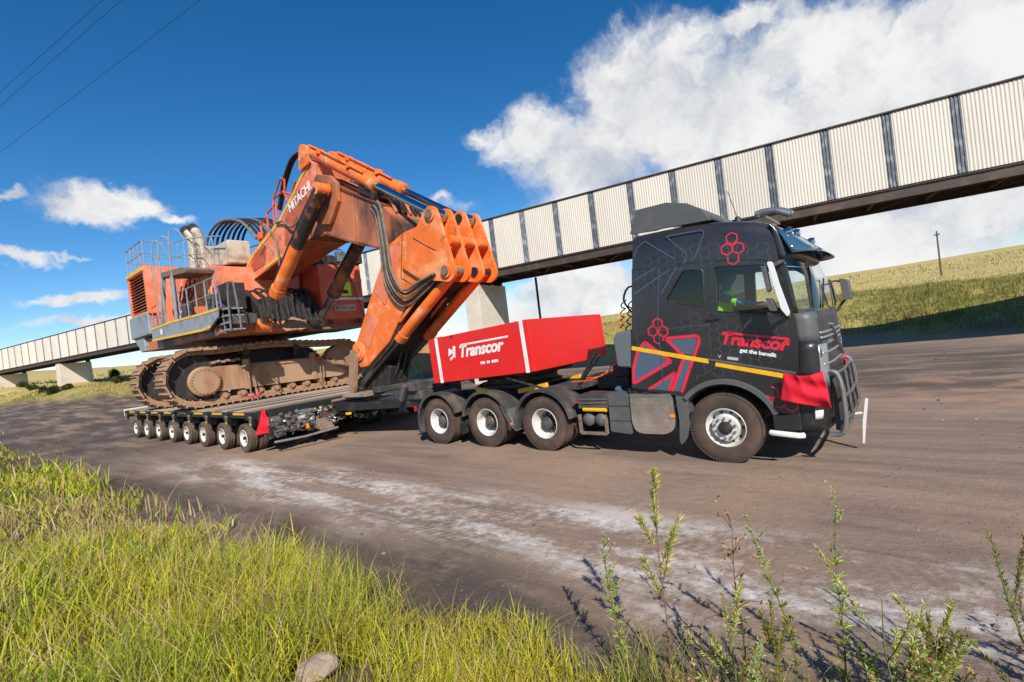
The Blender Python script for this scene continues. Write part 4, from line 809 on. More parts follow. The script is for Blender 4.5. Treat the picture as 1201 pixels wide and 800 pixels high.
    m2 = B(); m2.prism([(-5.42, 5.08), (-2.93, 5.02), (-2.88, 6.96), (-5.42, 6.96)], -2.46, -2.2, holes=[[(-5.28, 5.16), (-5.28, 6.74), (-3.08, 6.74), (-3.08, 5.12)]]); m2.build('louvre_frame', m_orange, e)
    m2 = B(); m2.box((-4.18, -2.475, 6.86), (2.42, .02, .16)); m2.build('warning_band', m_yellow_line, e)
    sl0 = None
    for k in range(12):
        z_ = 5.24 + k * .125
        if sl0 is None: m2 = B(); m2.box((-4.18, -2.37, z_), (2.16, .16, .022), (R(38), 0, 0)); sl0 = m2.build('louvre_slat', m_orange_dirty, e); zb0 = z_
        else: o = inst(sl0, e); o.location = (0, 0, z_ - zb0)
    m2 = B(); m2.box((-4.18, -2.215, 5.95), (2.2, .02, 1.6)); m2.build('cooler_core', m_dark, e)
    # engine house
    m2 = B(); m2.prism([(-5.3, 3.95), (2.4, 3.90), (2.4, 5.95), (1.2, 6.22), (-5.3, 6.35)], -1.5, 1.2); m2.build('engine_house', m_orange, e, bevel=.03)
    for k, (xa, xb, za, zb_, m_) in enumerate(((-2.75, -1.75, 4.45, 6.1, m_orange), (-1.68, -.9, 4.45, 6.1, m_red_house), (-.78, .15, 4.4, 6.0, m_orange2), (.25, 1.15, 4.4, 5.95, m_orange), (1.25, 2.3, 4.4, 5.85, m_orange))):
        m2 = B(); m2.box(((xa + xb) / 2, -1.52, (za + zb_) / 2), (xb - xa, .05, zb_ - za)); o = m2.build('access_door', m_, e, bevel=.015)
        m2 = B(); m2.box((xb - .1, -1.555, (za + zb_) / 2), (.04, .03, .18)); m2.build('latch', m_dark, o)
    m2 = B(); m2.box((.95, -1.56, 5.5), (.16, .02, .75)); m2.build('warning_sticker', m_yellow, e); m2 = B(); m2.box((.52, -1.56, 5.25), (.26, .02, .34)); m2.build('warning_sticker', m_yellow, e)
    m2 = B(); m2.lathe([(0, -.10), (.22, -.10), (.22, 0), (0, 0)], (2.15, -1.58, 4.62), 'Y', 20); m2.build('hose_reel', m_whiteplas, e); m2 = B(); m2.lathe([(0, -.125), (.10, -.125), (.10, 0), (0, 0)], (2.15, -1.58, 4.62), 'Y', 16); m2.build('reel_hub', m_liv_blue, e)
    m2 = B(); m2.cyl((-.1, -1.95, 4.36), (-.1, -1.95, 4.95), .20, 14); m2.build('oil_drum', m_blackplastic, e); m2 = B(); m2.tube(bez([(-.4, -2.1, 4.4), (-.55, -1.95, 4.7), (-.45, -1.8, 4.95), (-.25, -1.75, 4.7)], 8), [.10, .13, .09, .05], 8); m2.build('rag_bundle', m_whiteplas, e)
    # catwalk with toe board
    m2 = B(); m2.prism([(-2.85, 3.86), (3.1, 3.70), (3.95, 4.02), (4.05, 4.33), (-2.85, 4.35)], -2.46, -2.40); o = m2.build('catwalk_edge', m_grey_cat, e, bevel=.01)
    for pts in (((-2.85, 4.33), (-.35, 4.36), (3.2, 4.27), (4.05, 4.27)), ((-2.85, 3.89), (2.6, 3.755), (3.3, 3.80))):
        m2 = B()
        for a, b in zip(pts[:-1], pts[1:]): m2.bar((a[0], -2.468, a[1]), (b[0], -2.468, b[1]), .012, .075)
        m2.build('safety_line', m_yellow_line, o)
    m2 = B(); m2.box((-1.6, -2.472, 4.12), (.22, .01, .2)); m2.build('notice_plate', m_whiteplas, o)
    m2 = B(); m2.box((.6, -1.98, 4.30), (6.8, .85, .05)); m2.box((.6, -1.98, 3.95), (6.6, .06, .5)); m2.build('catwalk_floor', m_blackplastic, e)
    # alcove canopy and posts
    m2 = B(); m2.prism([(-1.15, 6.12), (1.55, 5.86), (1.62, 5.98), (1.2, 6.12), (-1.0, 6.32)], -2.42, -1.5); m2.build('canopy', m_hose_tan, e, bevel=.02)
    for a, b in (((-1.55, -2.38, 4.36), (-1.02, -2.36, 6.15)), ((.05, -2.38, 4.36), (-.02, -2.36, 6.0)), ): m2 = B(); m2.bar(a, b, .14, .12); m2.build('canopy_post', m_grey_cat, e, bevel=.01)
    for k in range(4): m2 = B(); m2.tube(bez([(-2.3 + .5 * k, -1.7, 4.5), (-2.1 + .5 * k, -1.85, 5.0 + .2 * (k % 2)), (-1.8 + .5 * k, -1.7, 5.3), (-1.6 + .5 * k, -1.6, 5.9)], 12), .03, 6); m2.build('service_hose', m_hose, e)
    # handrails
    def rail(pts, posts, r=.022, mid=True, m_=m_grey_cat, h=1.0):
        m2 = B(); m2.tube(pts, r, 6); 
        if mid: m2.tube([(p[0], p[1], p[2] - h * .5) for p in pts], r * .8, 6)
        o = m2.build('handrail', m_, e)
        for p in posts: m2 = B(); m2.cyl((p[0], p[1], p[2] - h), p, r, 6); m2.build('post', m_, o)
    rail([(-5.35, -2.40, 7.98), (-2.95, -2.40, 7.98)], [(-5.35 + .6 * k, -2.40, 7.98) for k in range(5)])
    rail([(-5.35, -2.40, 7.98), (-5.35, -1.0, 7.98), (-5.35, .9, 7.6)], [(-5.35, y_, 7.95) for y_ in (-1.9, -1.3)])
    rail([(-2.95, -2.40, 7.98), (-2.95, -1.45, 7.9), (-1.4, -1.42, 7.75), (.6, -1.40, 7.4), (2.1, -1.40, 7.1)], [(-2.95, -1.45, 7.9), (-2.1, -1.42, 7.8), (-1.4, -1.42, 7.75), (-.4, -1.41, 7.58), (.6, -1.40, 7.4), (1.4, -1.4, 7.22)], h=1.25)
    rail([(-3.0, .9, 7.6), (2.0, .9, 7.3)], [(-3.0 + k, .9, 7.58 - .05 * k) for k in range(6)], h=1.2)
    rail([(.5, -2.40, 5.32), (2.2, -2.40, 5.32), (3.9, -2.40, 5.30)], [(.5, -2.4, 5.32), (1.35, -2.4, 5.32), (2.2, -2.4, 5.32), (3.05, -2.4, 5.31), (3.9, -2.4, 5.30)])
    rail([(-2.7, -2.40, 5.2), (-2.0, -2.40, 5.2)], [(-2.7, -2.4, 5.2), (-2.0, -2.4, 5.2)], h=.85, m_=m_red_house)
    for xx in (-1.85, -1.05, .2):
        m2 = B(); m2.tube(bez([(xx, -2.42, 4.4), (xx, -2.42, 6.6), (xx + .1, -2.38, 7.55), (xx + .35, -2.2, 7.6), (xx + .38, -2.0, 7.2)], 16), .025, 6); m2.build('grab_rail', m_grey_cat, e)
    # boarding stairs at the front right
    for xx in (3.15, 4.35):
        m2 = B(); m2.tube([(xx + .0, -2.25, 3.55), (xx + .05, -2.25, 4.6), (xx + .2, -2.25, 5.05), (xx + .55, -2.25, 5.0), (xx + .75, -2.25, 3.9), (xx + .78, -2.25, 3.5)], .03, 6); m2.tube([(xx + .02, -2.25, 4.25), (xx + .68, -2.25, 4.25)], .02, 6); m2.build('stair_rail', m_steel, e)
    for k in range(4): m2 = B(); m2.box((3.95, -2.05, 3.6 + .22 * k), (.7, .5, .04)); m2.build('stair_tread', m_grey_cat, e)
    m2 = B(); m2.prism([(2.4, 3.9), (4.3, 3.75), (4.3, 4.05), (3.4, 4.25), (2.4, 5.0)], -2.2, -1.4); m2.build('front_step_box', m_blackplastic, e, bevel=.02)
    m2 = B(); m2.box((2.9, -1.55, 4.8), (.8, .6, .9)); m2.build('battery_box', m_dark, e, bevel=.03)
    # roof gear: twin exhausts, silencer, cream boxes
    for dx in (-.28, .12):
        m2 = B(); m2.tube(bez([(-.75 + dx, -1.15 + dx * .3, 6.3), (-.72 + dx, -1.15 + dx * .3, 7.4), (-.75 + dx, -1.17 + dx * .3, 7.8), (-1.0 + dx, -1.2 + dx * .3, 8.03)], 14), .17, 14); o = m2.build('exhaust_pipe', m_creamtank, e)
        m2 = B(); m2.tube([(-.93 + dx, -1.19 + dx * .3, 7.97), (-1.14 + dx, -1.22 + dx * .3, 8.16)], .185, 14); m2.build('exhaust_mouth', m_dark, o)
    m2 = B(); m2.box((-.75, -.95, 6.75), (1.5, .7, .95)); m2.build('silencer_box', m_creamtank, e, bevel=.05)
    m2 = B(); m2.box((1.1, -.7, 6.62), (1.7, .8, .85)); m2.build('air_filter_box', m_creamtank, e, bevel=.05)
    # machinery round the boom foot
    for y_ in (-.85, 1.15): m2 = B(); m2.prism([(1.2, 3.85), (3.6, 3.85), (3.4, 4.4), (2.3, 5.2), (2.05, 5.75), (1.6, 5.75), (1.3, 5.2)], y_ - .09, y_ + .09); m2.build('boom_bracket', m_dark, e, bevel=.02)
    m2 = B(); m2.box((2.6, .2, 4.3), (1.6, 1.7, .9)); m2.build('pump_block', m_dark, e, bevel=.05)
    for k in range(10):
        y_ = -.75 + .2 * k; m2 = B(); m2.tube(bez([(1.7 + .1 * (k % 3), y_, 4.2), (2.4, y_ - .05, 5.0 + .1 * (k % 2)), (3.1 + .12 * (k % 3), y_ + .05, 4.9), (3.5, y_, 4.2), (3.6 + .1 * (k % 2), y_, 3.8)], 16), .04, 6); m2.build('pump_hose', m_hose, e)
    m2 = B(); rows = []
    for i in range(10):
        yy = -.35 + .11 * i; rows.append([(3.25 + .12 * k + random.uniform(-.03, .03), yy, 3.40 + .55 * math.exp(-((k - 3.2) / 2.6) ** 2) * math.sin(PI * (i + .5) / 10) ** .5 + random.uniform(-.04, .04)) for k in range(8)])
    m2.grid(rows); m2.build('spilled_dirt', m_tan, e, smooth=False)
    for y_ in (-.9, .95): m2 = B(); m2.lathe([(0, -.2), (.24, -.2), (.24, .2), (0, .2)], (3.4, y_, 3.74), 'Y', 20); m2.prism([(2.9, 3.5), (3.5, 3.5), (3.64, 3.8), (3.4, 4.0), (2.9, 3.9)], y_ - .28, y_ - .2); m2.prism([(2.9, 3.5), (3.5, 3.5), (3.64, 3.8), (3.4, 4.0), (2.9, 3.9)], y_ + .2, y_ + .28); m2.build('cylinder_lug', m_orange2 if y_ < 0 else m_dark, e)
    # left front module with sign
    m2 = B(); m2.box((2.35, 2.30, 4.75), (2.3, 1.86, 2.42)); m2.build('left_module', m_red_house, e, bevel=.03)
    m2 = B(); m2.box((3.52, 2.30, 5.35), (.04, 1.8, .16)); m2.build('module_band', m_red_house, e); m2 = B(); m2.box((3.515, 2.45, 4.62), (.02, 1.5, .09)); m2.build('white_line', m_white, e)
    m2 = B(); m2.box((3.525, 2.40, 5.0), (.03, .55, .55)); sg = m2.build('lime_sign', m_limesign, e)
    m2 = B(); m2.prism([(2.28, 4.82), (2.55, 4.82), (2.5, 4.98), (2.38, 4.95), (2.33, 5.05), (2.27, 4.98)], 3.543, 3.548, axis='X'); m2.build('sign_symbol', m_dark, sg)
    m2 = B(); m2.box((3.525, 2.33, 4.25), (.02, .92, .25)); pl = m2.build('name_plate', m_creamtank, e); m2 = B()
    for k in range(7): m2.box((3.538, 1.99 + .115 * k, 4.25), (.006, .07 if k not in (1, 4) else .03, .12))
    m2.build('plate_lettering', m_orange_dirty, pl)
    for y_ in (1.65, 2.95): m2 = B(); m2.box((3.52, y_, 3.72), (.05, .16, .16)); m2.build('lifting_recess', m_dark, e)
    m2 = B(); m2.box((2.3, 2.3, 3.50), (2.5, 1.95, .08)); m2.build('module_skirt', m_hose_tan, e, bevel=.01)
    m2 = B(); m2.box((2.2, 2.3, 6.02), (2.4, 1.95, .08)); m2.build('module_lid', m_dark, e, bevel=.01)
    for k in range(6): m2 = B(); m2.box((2.6 + .16 * k, 1.6 + .32 * k, 6.2 + .08 * (k % 2)), (.35, .28, .26 + .1 * (k % 3))); m2.build('roof_fitting', m_dark if k % 3 else m_steel, e, bevel=.02)
    m2 = B(); m2.tube([(2.8, 1.5, 6.1), (2.8, 1.5, 6.75), (2.8, 2.9, 6.75), (2.8, 2.9, 6.1)], .025, 6); m2.build('lamp_rail', m_dark, e)
    for y_ in (2.6, 2.85): m2 = B(); m2.lathe([(0, 0), (.09, 0), (.11, .1), (0, .1)], (2.9, y_, 6.55), 'X', 12); m2.build('work_lamp', m_greyplastic, e)
    m2 = B(); m2.tube([(3.56, 2.55, 5.9), (3.6, 2.75, 5.2), (3.58, 3.15, 3.75)], .018, 5); m2.build('tie_rope', m_dark, e)
    # ---- boom
    YB0, YB1 = -.50, .76
    lower = [(1.32, 5.90), (1.5, 5.42), (2.8, 5.60), (5.5, 6.00), (6.55, 6.10), (7.25, 7.82), (7.35, 8.2), (7.0, 8.40), (6.5, 8.2), (5.9, 7.82), (4.7, 7.17), (2.58, 6.53)]
    m2 = B(); m2.prism(lower, YB0, YB1); bl = m2.build('boom', m_orange, e, bevel=.02)
    nose = [(6.56, 6.10), (7.5, 6.05), (7.9, 5.85), (9.2, 5.36), (10.05, 5.06), (10.9, 5.0), (11.1, 5.2), (10.95, 5.5), (10.3, 6.12), (8.7, 6.98), (7.33, 7.78), (7.26, 7.80)]
    m2 = B(); m2.prism(nose, YB0 + .02, YB1 - .02); m2.build('boom_nose', m_orange_dirty, e, bevel=.02)
    def edge(pts, y_, m_, w=.03, h=.10, par=None):
        m2 = B()
        for a, b in zip(pts[:-1], pts[1:]): m2.bar((a[0], y_, a[1]), (b[0], y_, b[1]), w, h)
        m2.build('boom_edge_line', m_, par or bl)
    edge([(2.0, 6.12), (2.58, 6.40), (4.7, 7.04), (5.9, 7.69), (6.5, 8.06), (6.95, 8.26)], YB0 - .012, m_yellow_line, .016, .09)
    edge([(3.3, 5.76), (4.6, 5.95)], YB0 - .012, m_yellow_line, .016, .09)
    for poly, m_ in (([(4.9, 6.2), (6.3, 6.35), (6.75, 7.3), (6.3, 7.75), (5.2, 7.15)], m_orange), ([(2.0, 5.75), (3.4, 5.9), (3.6, 6.55), (2.6, 6.35)], m_orange)): m2 = B(); m2.prism(round_poly(poly, .12, 4), YB0 - .016, YB0 + .005); m2.build('doubler_plate', m_, e, bevel=.006)
    for a, b in (((6.58, 6.15), (7.24, 7.78)), ((8.9, 5.55), (9.05, 6.75)), ((3.9, 5.88), (3.75, 6.85))): m2 = B(); m2.tube([(a[0] + (b[0] - a[0]) * k / 16 + random.uniform(-.006, .006), YB0 - .004, a[1] + (b[1] - a[1]) * k / 16) for k in range(17)], .014, 5); m2.build('weld_bead', m_orange_dirty, e)
    for pts in (((6.6, 6.06), (7.5, 6.02), (9.2, 5.33), (10.1, 5.04)), ((7.35, 7.8), (8.7, 7.0), (10.3, 6.14))):
        m2 = B()
        for a, b in zip(pts[:-1], pts[1:]): m2.bar((a[0], (YB0 + YB1) / 2, a[1]), (b[0], (YB0 + YB1) / 2, b[1]), YB1 - YB0 + .06, .035)
        m2.build('boom_flange', m_orange_dirty, e)
    m2 = B()
    for a, b in zip(((1.5, 5.40), (2.8, 5.58), (5.5, 5.98)), ((2.8, 5.58), (5.5, 5.98), (6.55, 6.08))): m2.bar((a[0], (YB0 + YB1) / 2, a[1]), (b[0], (YB0 + YB1) / 2, b[1]), YB1 - YB0 + .06, .035)
    m2.build('boom_flange', m_orange, e)
    m2 = B(); m2.prism([(7.25, 6.35), (7.9, 6.2), (8.45, 6.75), (8.5, 7.25), (8.2, 7.55), (7.55, 7.78), (7.2, 7.6), (7.05, 7.1)], YB0 - .13, YB0 + .01); m2.build('cylinder_boss', m_orange_dirty, e, bevel=.03)
    for poly, m_ in (([(4.9, 6.2), (6.3, 6.35), (6.75, 7.3), (6.3, 7.75), (5.2, 7.15)], m_orange), ([(2.0, 5.75), (3.4, 5.9), (3.6, 6.55), (2.6, 6.35)], m_orange)): m2 = B(); m2.prism(round_poly(poly, .12, 4), YB0 - .016, YB0 + .005); m2.build('doubler_plate', m_, e, bevel=.006)
    for a, b in (((6.58, 6.15), (7.24, 7.78)), ((8.9, 5.55), (9.05, 6.75)), ((3.9, 5.88), (3.75, 6.85))): m2 = B(); m2.tube([(a[0] + (b[0] - a[0]) * k / 16 + random.uniform(-.006, .006), YB0 - .004, a[1] + (b[1] - a[1]) * k / 16) for k in range(17)], .014, 5); m2.build('weld_bead', m_orange_dirty, e)
    for pts in (((6.6, 6.06), (7.5, 6.02), (9.2, 5.33), (10.1, 5.04)), ((7.35, 7.8), (8.7, 7.0), (10.3, 6.14))):
        m2 = B()
        for a, b in zip(pts[:-1], pts[1:]): m2.bar((a[0], (YB0 + YB1) / 2, a[1]), (b[0], (YB0 + YB1) / 2, b[1]), YB1 - YB0 + .06, .035)
        m2.build('boom_flange', m_orange_dirty, e)
    m2 = B()
    for a, b in zip(((1.5, 5.40), (2.8, 5.58), (5.5, 5.98)), ((2.8, 5.58), (5.5, 5.98), (6.55, 6.08))): m2.bar((a[0], (YB0 + YB1) / 2, a[1]), (b[0], (YB0 + YB1) / 2, b[1]), YB1 - YB0 + .06, .035)
    m2.build('boom_flange', m_orange, e)
    m2 = B(); m2.prism([(7.25, 6.35), (7.9, 6.2), (8.45, 6.75), (8.5, 7.25), (8.2, 7.55), (7.55, 7.78), (7.2, 7.6), (7.05, 7.1)], YB1 - .01, YB1 + .13); m2.build('cylinder_boss', m_orange_dirty, e, bevel=.03)
    # text on the boom side follows the boom axis
    a0, dv = (5.52, 7.16), Vector((1.0, .26)).normalized(); nv = Vector((-dv.y, dv.x))
    text_mesh('lettering', 'HITACHI', m_white, bl, lambda x, y, z: Vector((a0[0] + dv.x * x + nv.x * y, YB0 - .022 + z, a0[1] + dv.y * x + nv.y * y - DECK)), .40, .0, .012, .003, .95)
    # ---- stick
    head = [(11.4, 5.0), (11.98, 5.55), (12.2, 5.62), (12.38, 5.54), (12.45, 5.34), (12.80, 4.0), (12.74, 3.82), (12.54, 3.74), (12.25, 3.82), (11.6, 3.95), (10.9, 4.4)]
    for i, y_ in enumerate((-.58, -.10, .38, .86)):
        m2 = B(); m2.prism(round_poly(head, .12, 4), y_ - .035, y_ + .035); o = m2.build('stick_plate', m_orange2, e, bevel=.012)
    sbody = [(10.3, 5.05), (11.0, 5.25), (11.95, 5.30), (12.3, 4.4), (11.9, 3.85), (10.9, 3.52), (9.95, 2.58), (8.85, 1.98), (8.45, 1.95), (8.1, 2.42), (8.5, 2.82), (9.39, 3.93)]
    m2 = B(); m2.prism(sbody, -.53, .81); m2.build('stick', m_orange2, e, bevel=.03)
    m2 = B(); m2.prism([(12.25, 3.9), (11.9, 3.80), (10.9, 3.48), (9.95, 2.54), (8.9, 1.95), (8.98, 1.90), (10.0, 2.47), (10.95, 3.42), (11.95, 3.74), (12.25, 3.82)], -.50, .78); m2.build('stick_underside', m_dark, e)
    # welded doubler plates, weld beads and bolts that break up the big panels
    for poly in ([(9.55, 4.0), (10.45, 5.0), (10.95, 5.05), (10.55, 4.2), (9.95, 3.55)], [(8.75, 2.75), (9.3, 3.45), (9.6, 3.2), (9.0, 2.45)]): m2 = B(); m2.prism(round_poly(poly, .08, 3), -.55, -.528); m2.build('doubler_plate', m_orange, e, bevel=.006)
    for a, b in (((11.0, 5.22), (10.75, 4.15)), ((10.75, 4.15), (11.45, 3.75)), ((11.5, 5.0), (12.25, 4.55)), ((9.1, 3.45), (9.75, 2.55))): m2 = B(); m2.tube([(a[0] + (b[0] - a[0]) * k / 14, -.625 if a[0] > 10.9 and b[0] > 11.2 else -.535, a[1] + (b[1] - a[1]) * k / 14 + random.uniform(-.006, .006)) for k in range(15)], .012, 5); m2.build('weld_bead', m_orange_dirty, e)
    for y0_, y1_ in ((-.70, .05), (.30, .98)):
        for c, rr in (((12.2, 5.42), .11), ((12.52, 4.02), .11)):
            m2 = B(); m2.cyl((c[0], y0_, c[1]), (c[0], y1_, c[1]), rr, 18); o = m2.build('pin', m_hose_tan if y0_ < 0 else m_dark, e)
            m2 = B(); m2.lathe([(.0, -.02), (.165, -.02), (.165, .05), (0, .05)], (c[0], y0_ + .06, c[1]), 'Y', 22); m2.build('boss', m_orange2, o)
    for y_ in (-.34, .14, .62): m2 = B(); m2.lathe([(.0, -.16), (.13, -.16), (.13, .16), (0, .16)], (12.55, y_, 4.72), 'Y', 16); m2.build('spacer_tube', m_orange2, e)
    m2 = B(); m2.lathe([(0, -.60), (.26, -.60), (.28, -.56), (.28, .84), (.26, .9), (0, .9)], (8.52, 0, 2.42), 'Y', 26); m2.build('stick_tip_boss', m_orange, e); 
    m2 = B(); m2.lathe([(.10, -.64), (.20, -.64), (.22, -.61), (.22, -.58), (.10, -.58)], (8.52, 0, 2.42), 'Y', 22); m2.build('seal_ring', m_orange2, e)
    for y_ in (-.66, .94):
        m2 = B(); m2.prism(round_poly([(8.32, 2.5), (8.6, 2.45), (8.33, 1.45), (8.2, 1.22), (8.02, 1.25), (8.06, 1.6)], .08, 3), y_ - .05, y_ + .05); m2.build('bucket_link', m_tan, e, bevel=.015)
    for y_ in (-.3, .55): m2 = B(); m2.prism([(7.4, 2.3), (8.2, 2.5), (8.3, 2.25), (7.75, 2.0), (7.45, 2.1)], y_ - .06, y_ + .06); m2.build('tip_lug', m_tan, e, bevel=.02)
    m2 = B(); m2.prism([(7.9, 1.22), (9.2, 1.25), (9.4, 1.9), (9.0, 2.1), (8.6, 1.9), (8.2, 1.6)], -.2, .5); m2.build('linkage_block', m_dark, e, bevel=.04)
    m2 = B(); m2.box((8.35, .14, 1.20), (1.1, 1.9, .10)); m2.build('timber_chock', m_plank, e, bevel=.01)
    for k in range(3): m2 = B(); m2.tube(bez([(9.6, .1 + .2 * k, 2.3), (9.3, .0 + .2 * k, 1.6), (8.9, .1 + .2 * k, 1.5), (8.5, .2 + .2 * k, 2.0)], 10), .04, 6); m2.build('linkage_hose', m_hose, e)
    # ---- hydraulic cylinders
    def ram(name, base, collar, end, y_, rb, rr, m_b, m_r, cap=.28):
        a, c, z_ = Vector((base[0], y_, base[1])), Vector((collar[0], y_, collar[1])), Vector((end[0], y_, end[1])); d = (c - a).normalized()
        m2 = B(); m2.tube([a, a + d * .05, c - d * cap, c - d * cap, c - d * .02, c], [rb * .9, rb, rb, rb * 1.17, rb * 1.17, rb], 20); m2.lathe([(0, -rb * .95), (rb * .85, -rb * .95), (rb * .85, rb * .95), (0, rb * .95)], tuple(a), 'Y', 18); o = m2.build(name, m_b, e)
        m2 = B(); m2.tube([c - d * .1, z_], rr, 16); m2.lathe([(0, -rr * 1.6), (rr * 1.6, -rr * 1.6), (rr * 1.6, rr * 1.6), (0, rr * 1.6)], tuple(z_), 'Y', 16); m2.build('rod', m_r, o); return o
    for y_ in (-.34, .62):
        o = ram('arm_cylinder', (6.78, 8.80), (9.90, 6.82), (12.16, 5.42), y_, .175, .095, m_orange2, m_chrome)
        m2 = B(); m2.tube([(7.1, y_ - .14, 8.82), (8.4, y_ - .16, 8.02), (9.6, y_ - .14, 7.22)], .035, 6); m2.box((7.6, y_ - .12, 8.45), (.12, .2, .14)); m2.box((9.0, y_ - .12, 7.6), (.12, .2, .14)); m2.build('oil_pipe', m_orange2, o)
        ram('bucket_cylinder', (12.5, 4.02), (10.15, 2.60), (8.02, 1.40), y_, .145, .082, m_orange2, m_rod_dirty)
        m2 = B(); m2.tube([(12.1, y_ - .2, 4.05), (11.2, y_ - .2, 3.5), (10.5, y_ - .2, 3.05)], .04, 6); m2.build('oil_pipe', m_orange2, e)
    for y_ in (-.90, 1.16):
        m2 = B(); a, b = Vector((8.15, y_, 7.12)), Vector((4.72, y_, 4.60)); m2.tube([a, a.lerp(b, .1), a.lerp(b, .42), a.lerp(b, .5)], [.215, .213, .211, .2065], 20); m2.build('oil_soaked_sleeve', m_oily, e)
        m2 = B(); m2.tube([(7.6, y_ - .19, 6.8), (6.4, y_ - .2, 5.95), (5.2, y_ - .2, 5.08)], .03, 6); m2.build('oil_pipe', m_dark, e)
    for y_, m_ in ((-.90, m_orange2), (1.16, m_orange_dirty)): ram('boom_cylinder', (8.15, 7.12), (4.72, 4.60), (3.40, 3.74), y_, .205, .125, m_, m_rod_dirty, .34)
    for y_ in (-.34, .62): m2 = B(); ear = round_poly([(6.5, 8.2), (7.2, 8.25), (7.0, 8.8), (6.85, 8.95), (6.65, 8.9)], .1, 4); m2.prism(ear, y_ - .25, y_ - .20); m2.prism(ear, y_ + .20, y_ + .25); m2.build('cylinder_ear', m_orange2, e)
    # ---- hoses on the boom
    for k in range(8):
        y_ = -.42 + .15 * k; m2 = B(); s_ = .13 * k; m2.tube(bez([(-.9 + s_, y_ - .1, 6.3), (-1.75 + s_, y_ - .05, 7.3), (-1.55 + s_, y_, 8.0), (-.2 + s_ * .8, y_, 8.28), (1.6 + s_ * .5, y_, 7.85), (2.75 + s_ * .3, y_, 6.95)], 28), .05, 8); m2.build('boom_hose', m_hose if k % 4 else m_hose_tan, e)
    m2 = B(); m2.box((2.9, .15, 6.98), (.22, 1.15, .26), (0, -.35, 0)); m2.build('hose_manifold', m_red_house, e, bevel=.02)
    for pts in (((3.2, 6.9), (3.2, 7.35), (3.75, 7.5), (3.75, 7.05)), ((3.7, 7.05), (3.78, 7.6), (4.5, 7.75), (4.5, 7.25)), ((4.2, 7.1), (4.35, 7.95), (5.1, 8.0), (5.3, 7.6)), ((4.35, 7.95), (5.0, 8.45), (5.25, 8.35), (5.15, 7.95), (5.6, 7.75))):
        for y_ in (-.42, .1): m2 = B(); m2.tube([(p[0], y_, p[1]) for p in pts], .035, 6); m2.build('pipe_guard', m_red_house, e)
    for k in range(3):
        y_ = -.40 + .07 * k; m2 = B(); m2.tube(bez([(4.55 - .05 * k, y_, 7.55), (5.1, y_, 8.35), (5.75, y_, 8.85), (6.35, y_, 8.88), (6.7, y_ + .05, 8.75)], 18), .035, 7); m2.build('boom_hose', m_hose, e)
    m2 = B(); m2.tube(bez([(4.6, -.56, 7.05), (5.2, -.60, 6.95), (5.7, -.64, 6.65), (6.3, -.64, 6.75), (6.9, -.62, 7.1)], 20), .035, 7); m2.build('grease_hose', m_hose_tan, e); m2 = B(); m2.tube(bez([(4.1, -.56, 6.95), (4.5, -.6, 6.5), (4.65, -.62, 5.9), (4.6, -.62, 5.6)], 14), .035, 7); m2.build('grease_hose', m_hose_tan, e)
    for k in range(5):
        y_ = -.56 - .05 * k; m2 = B(); m2.tube(bez([(9.5 + .12 * k, -.40, 6.35), (10.05 + .13 * k, y_, 5.9), (10.15 + .14 * k, y_ - .05, 5.0), (10.2 + .14 * k, y_ - .06, 4.05 + .07 * k), (10.8 + .08 * k, y_ - .05, 3.42 + .09 * k), (11.7, y_, 3.70 + .05 * k), (12.15, y_ + .05, 4.0)], 30), .034, 8); m2.build('stick_hose', m_hose if k % 2 else m_hose_tan, e)
    for k in range(6):
        y_ = -.2 + .16 * k; m2 = B(); m2.tube(bez([(7.6, y_, 7.72), (8.6, y_, 7.15), (9.6, y_, 6.62), (10.2, y_, 6.4), (10.6, y_ - .1, 5.9)], 18), .04, 6); m2.build('boom_pipe', m_hose if k % 3 else m_orange_dirty, e)
    m2 = B(); m2.box((9.55, .12, 6.72), (.8, 1.1, .22), (0, .55, 0)); m2.build('hose_clamp_block', m_dark, e, bevel=.02)
    return e
make_excavator()
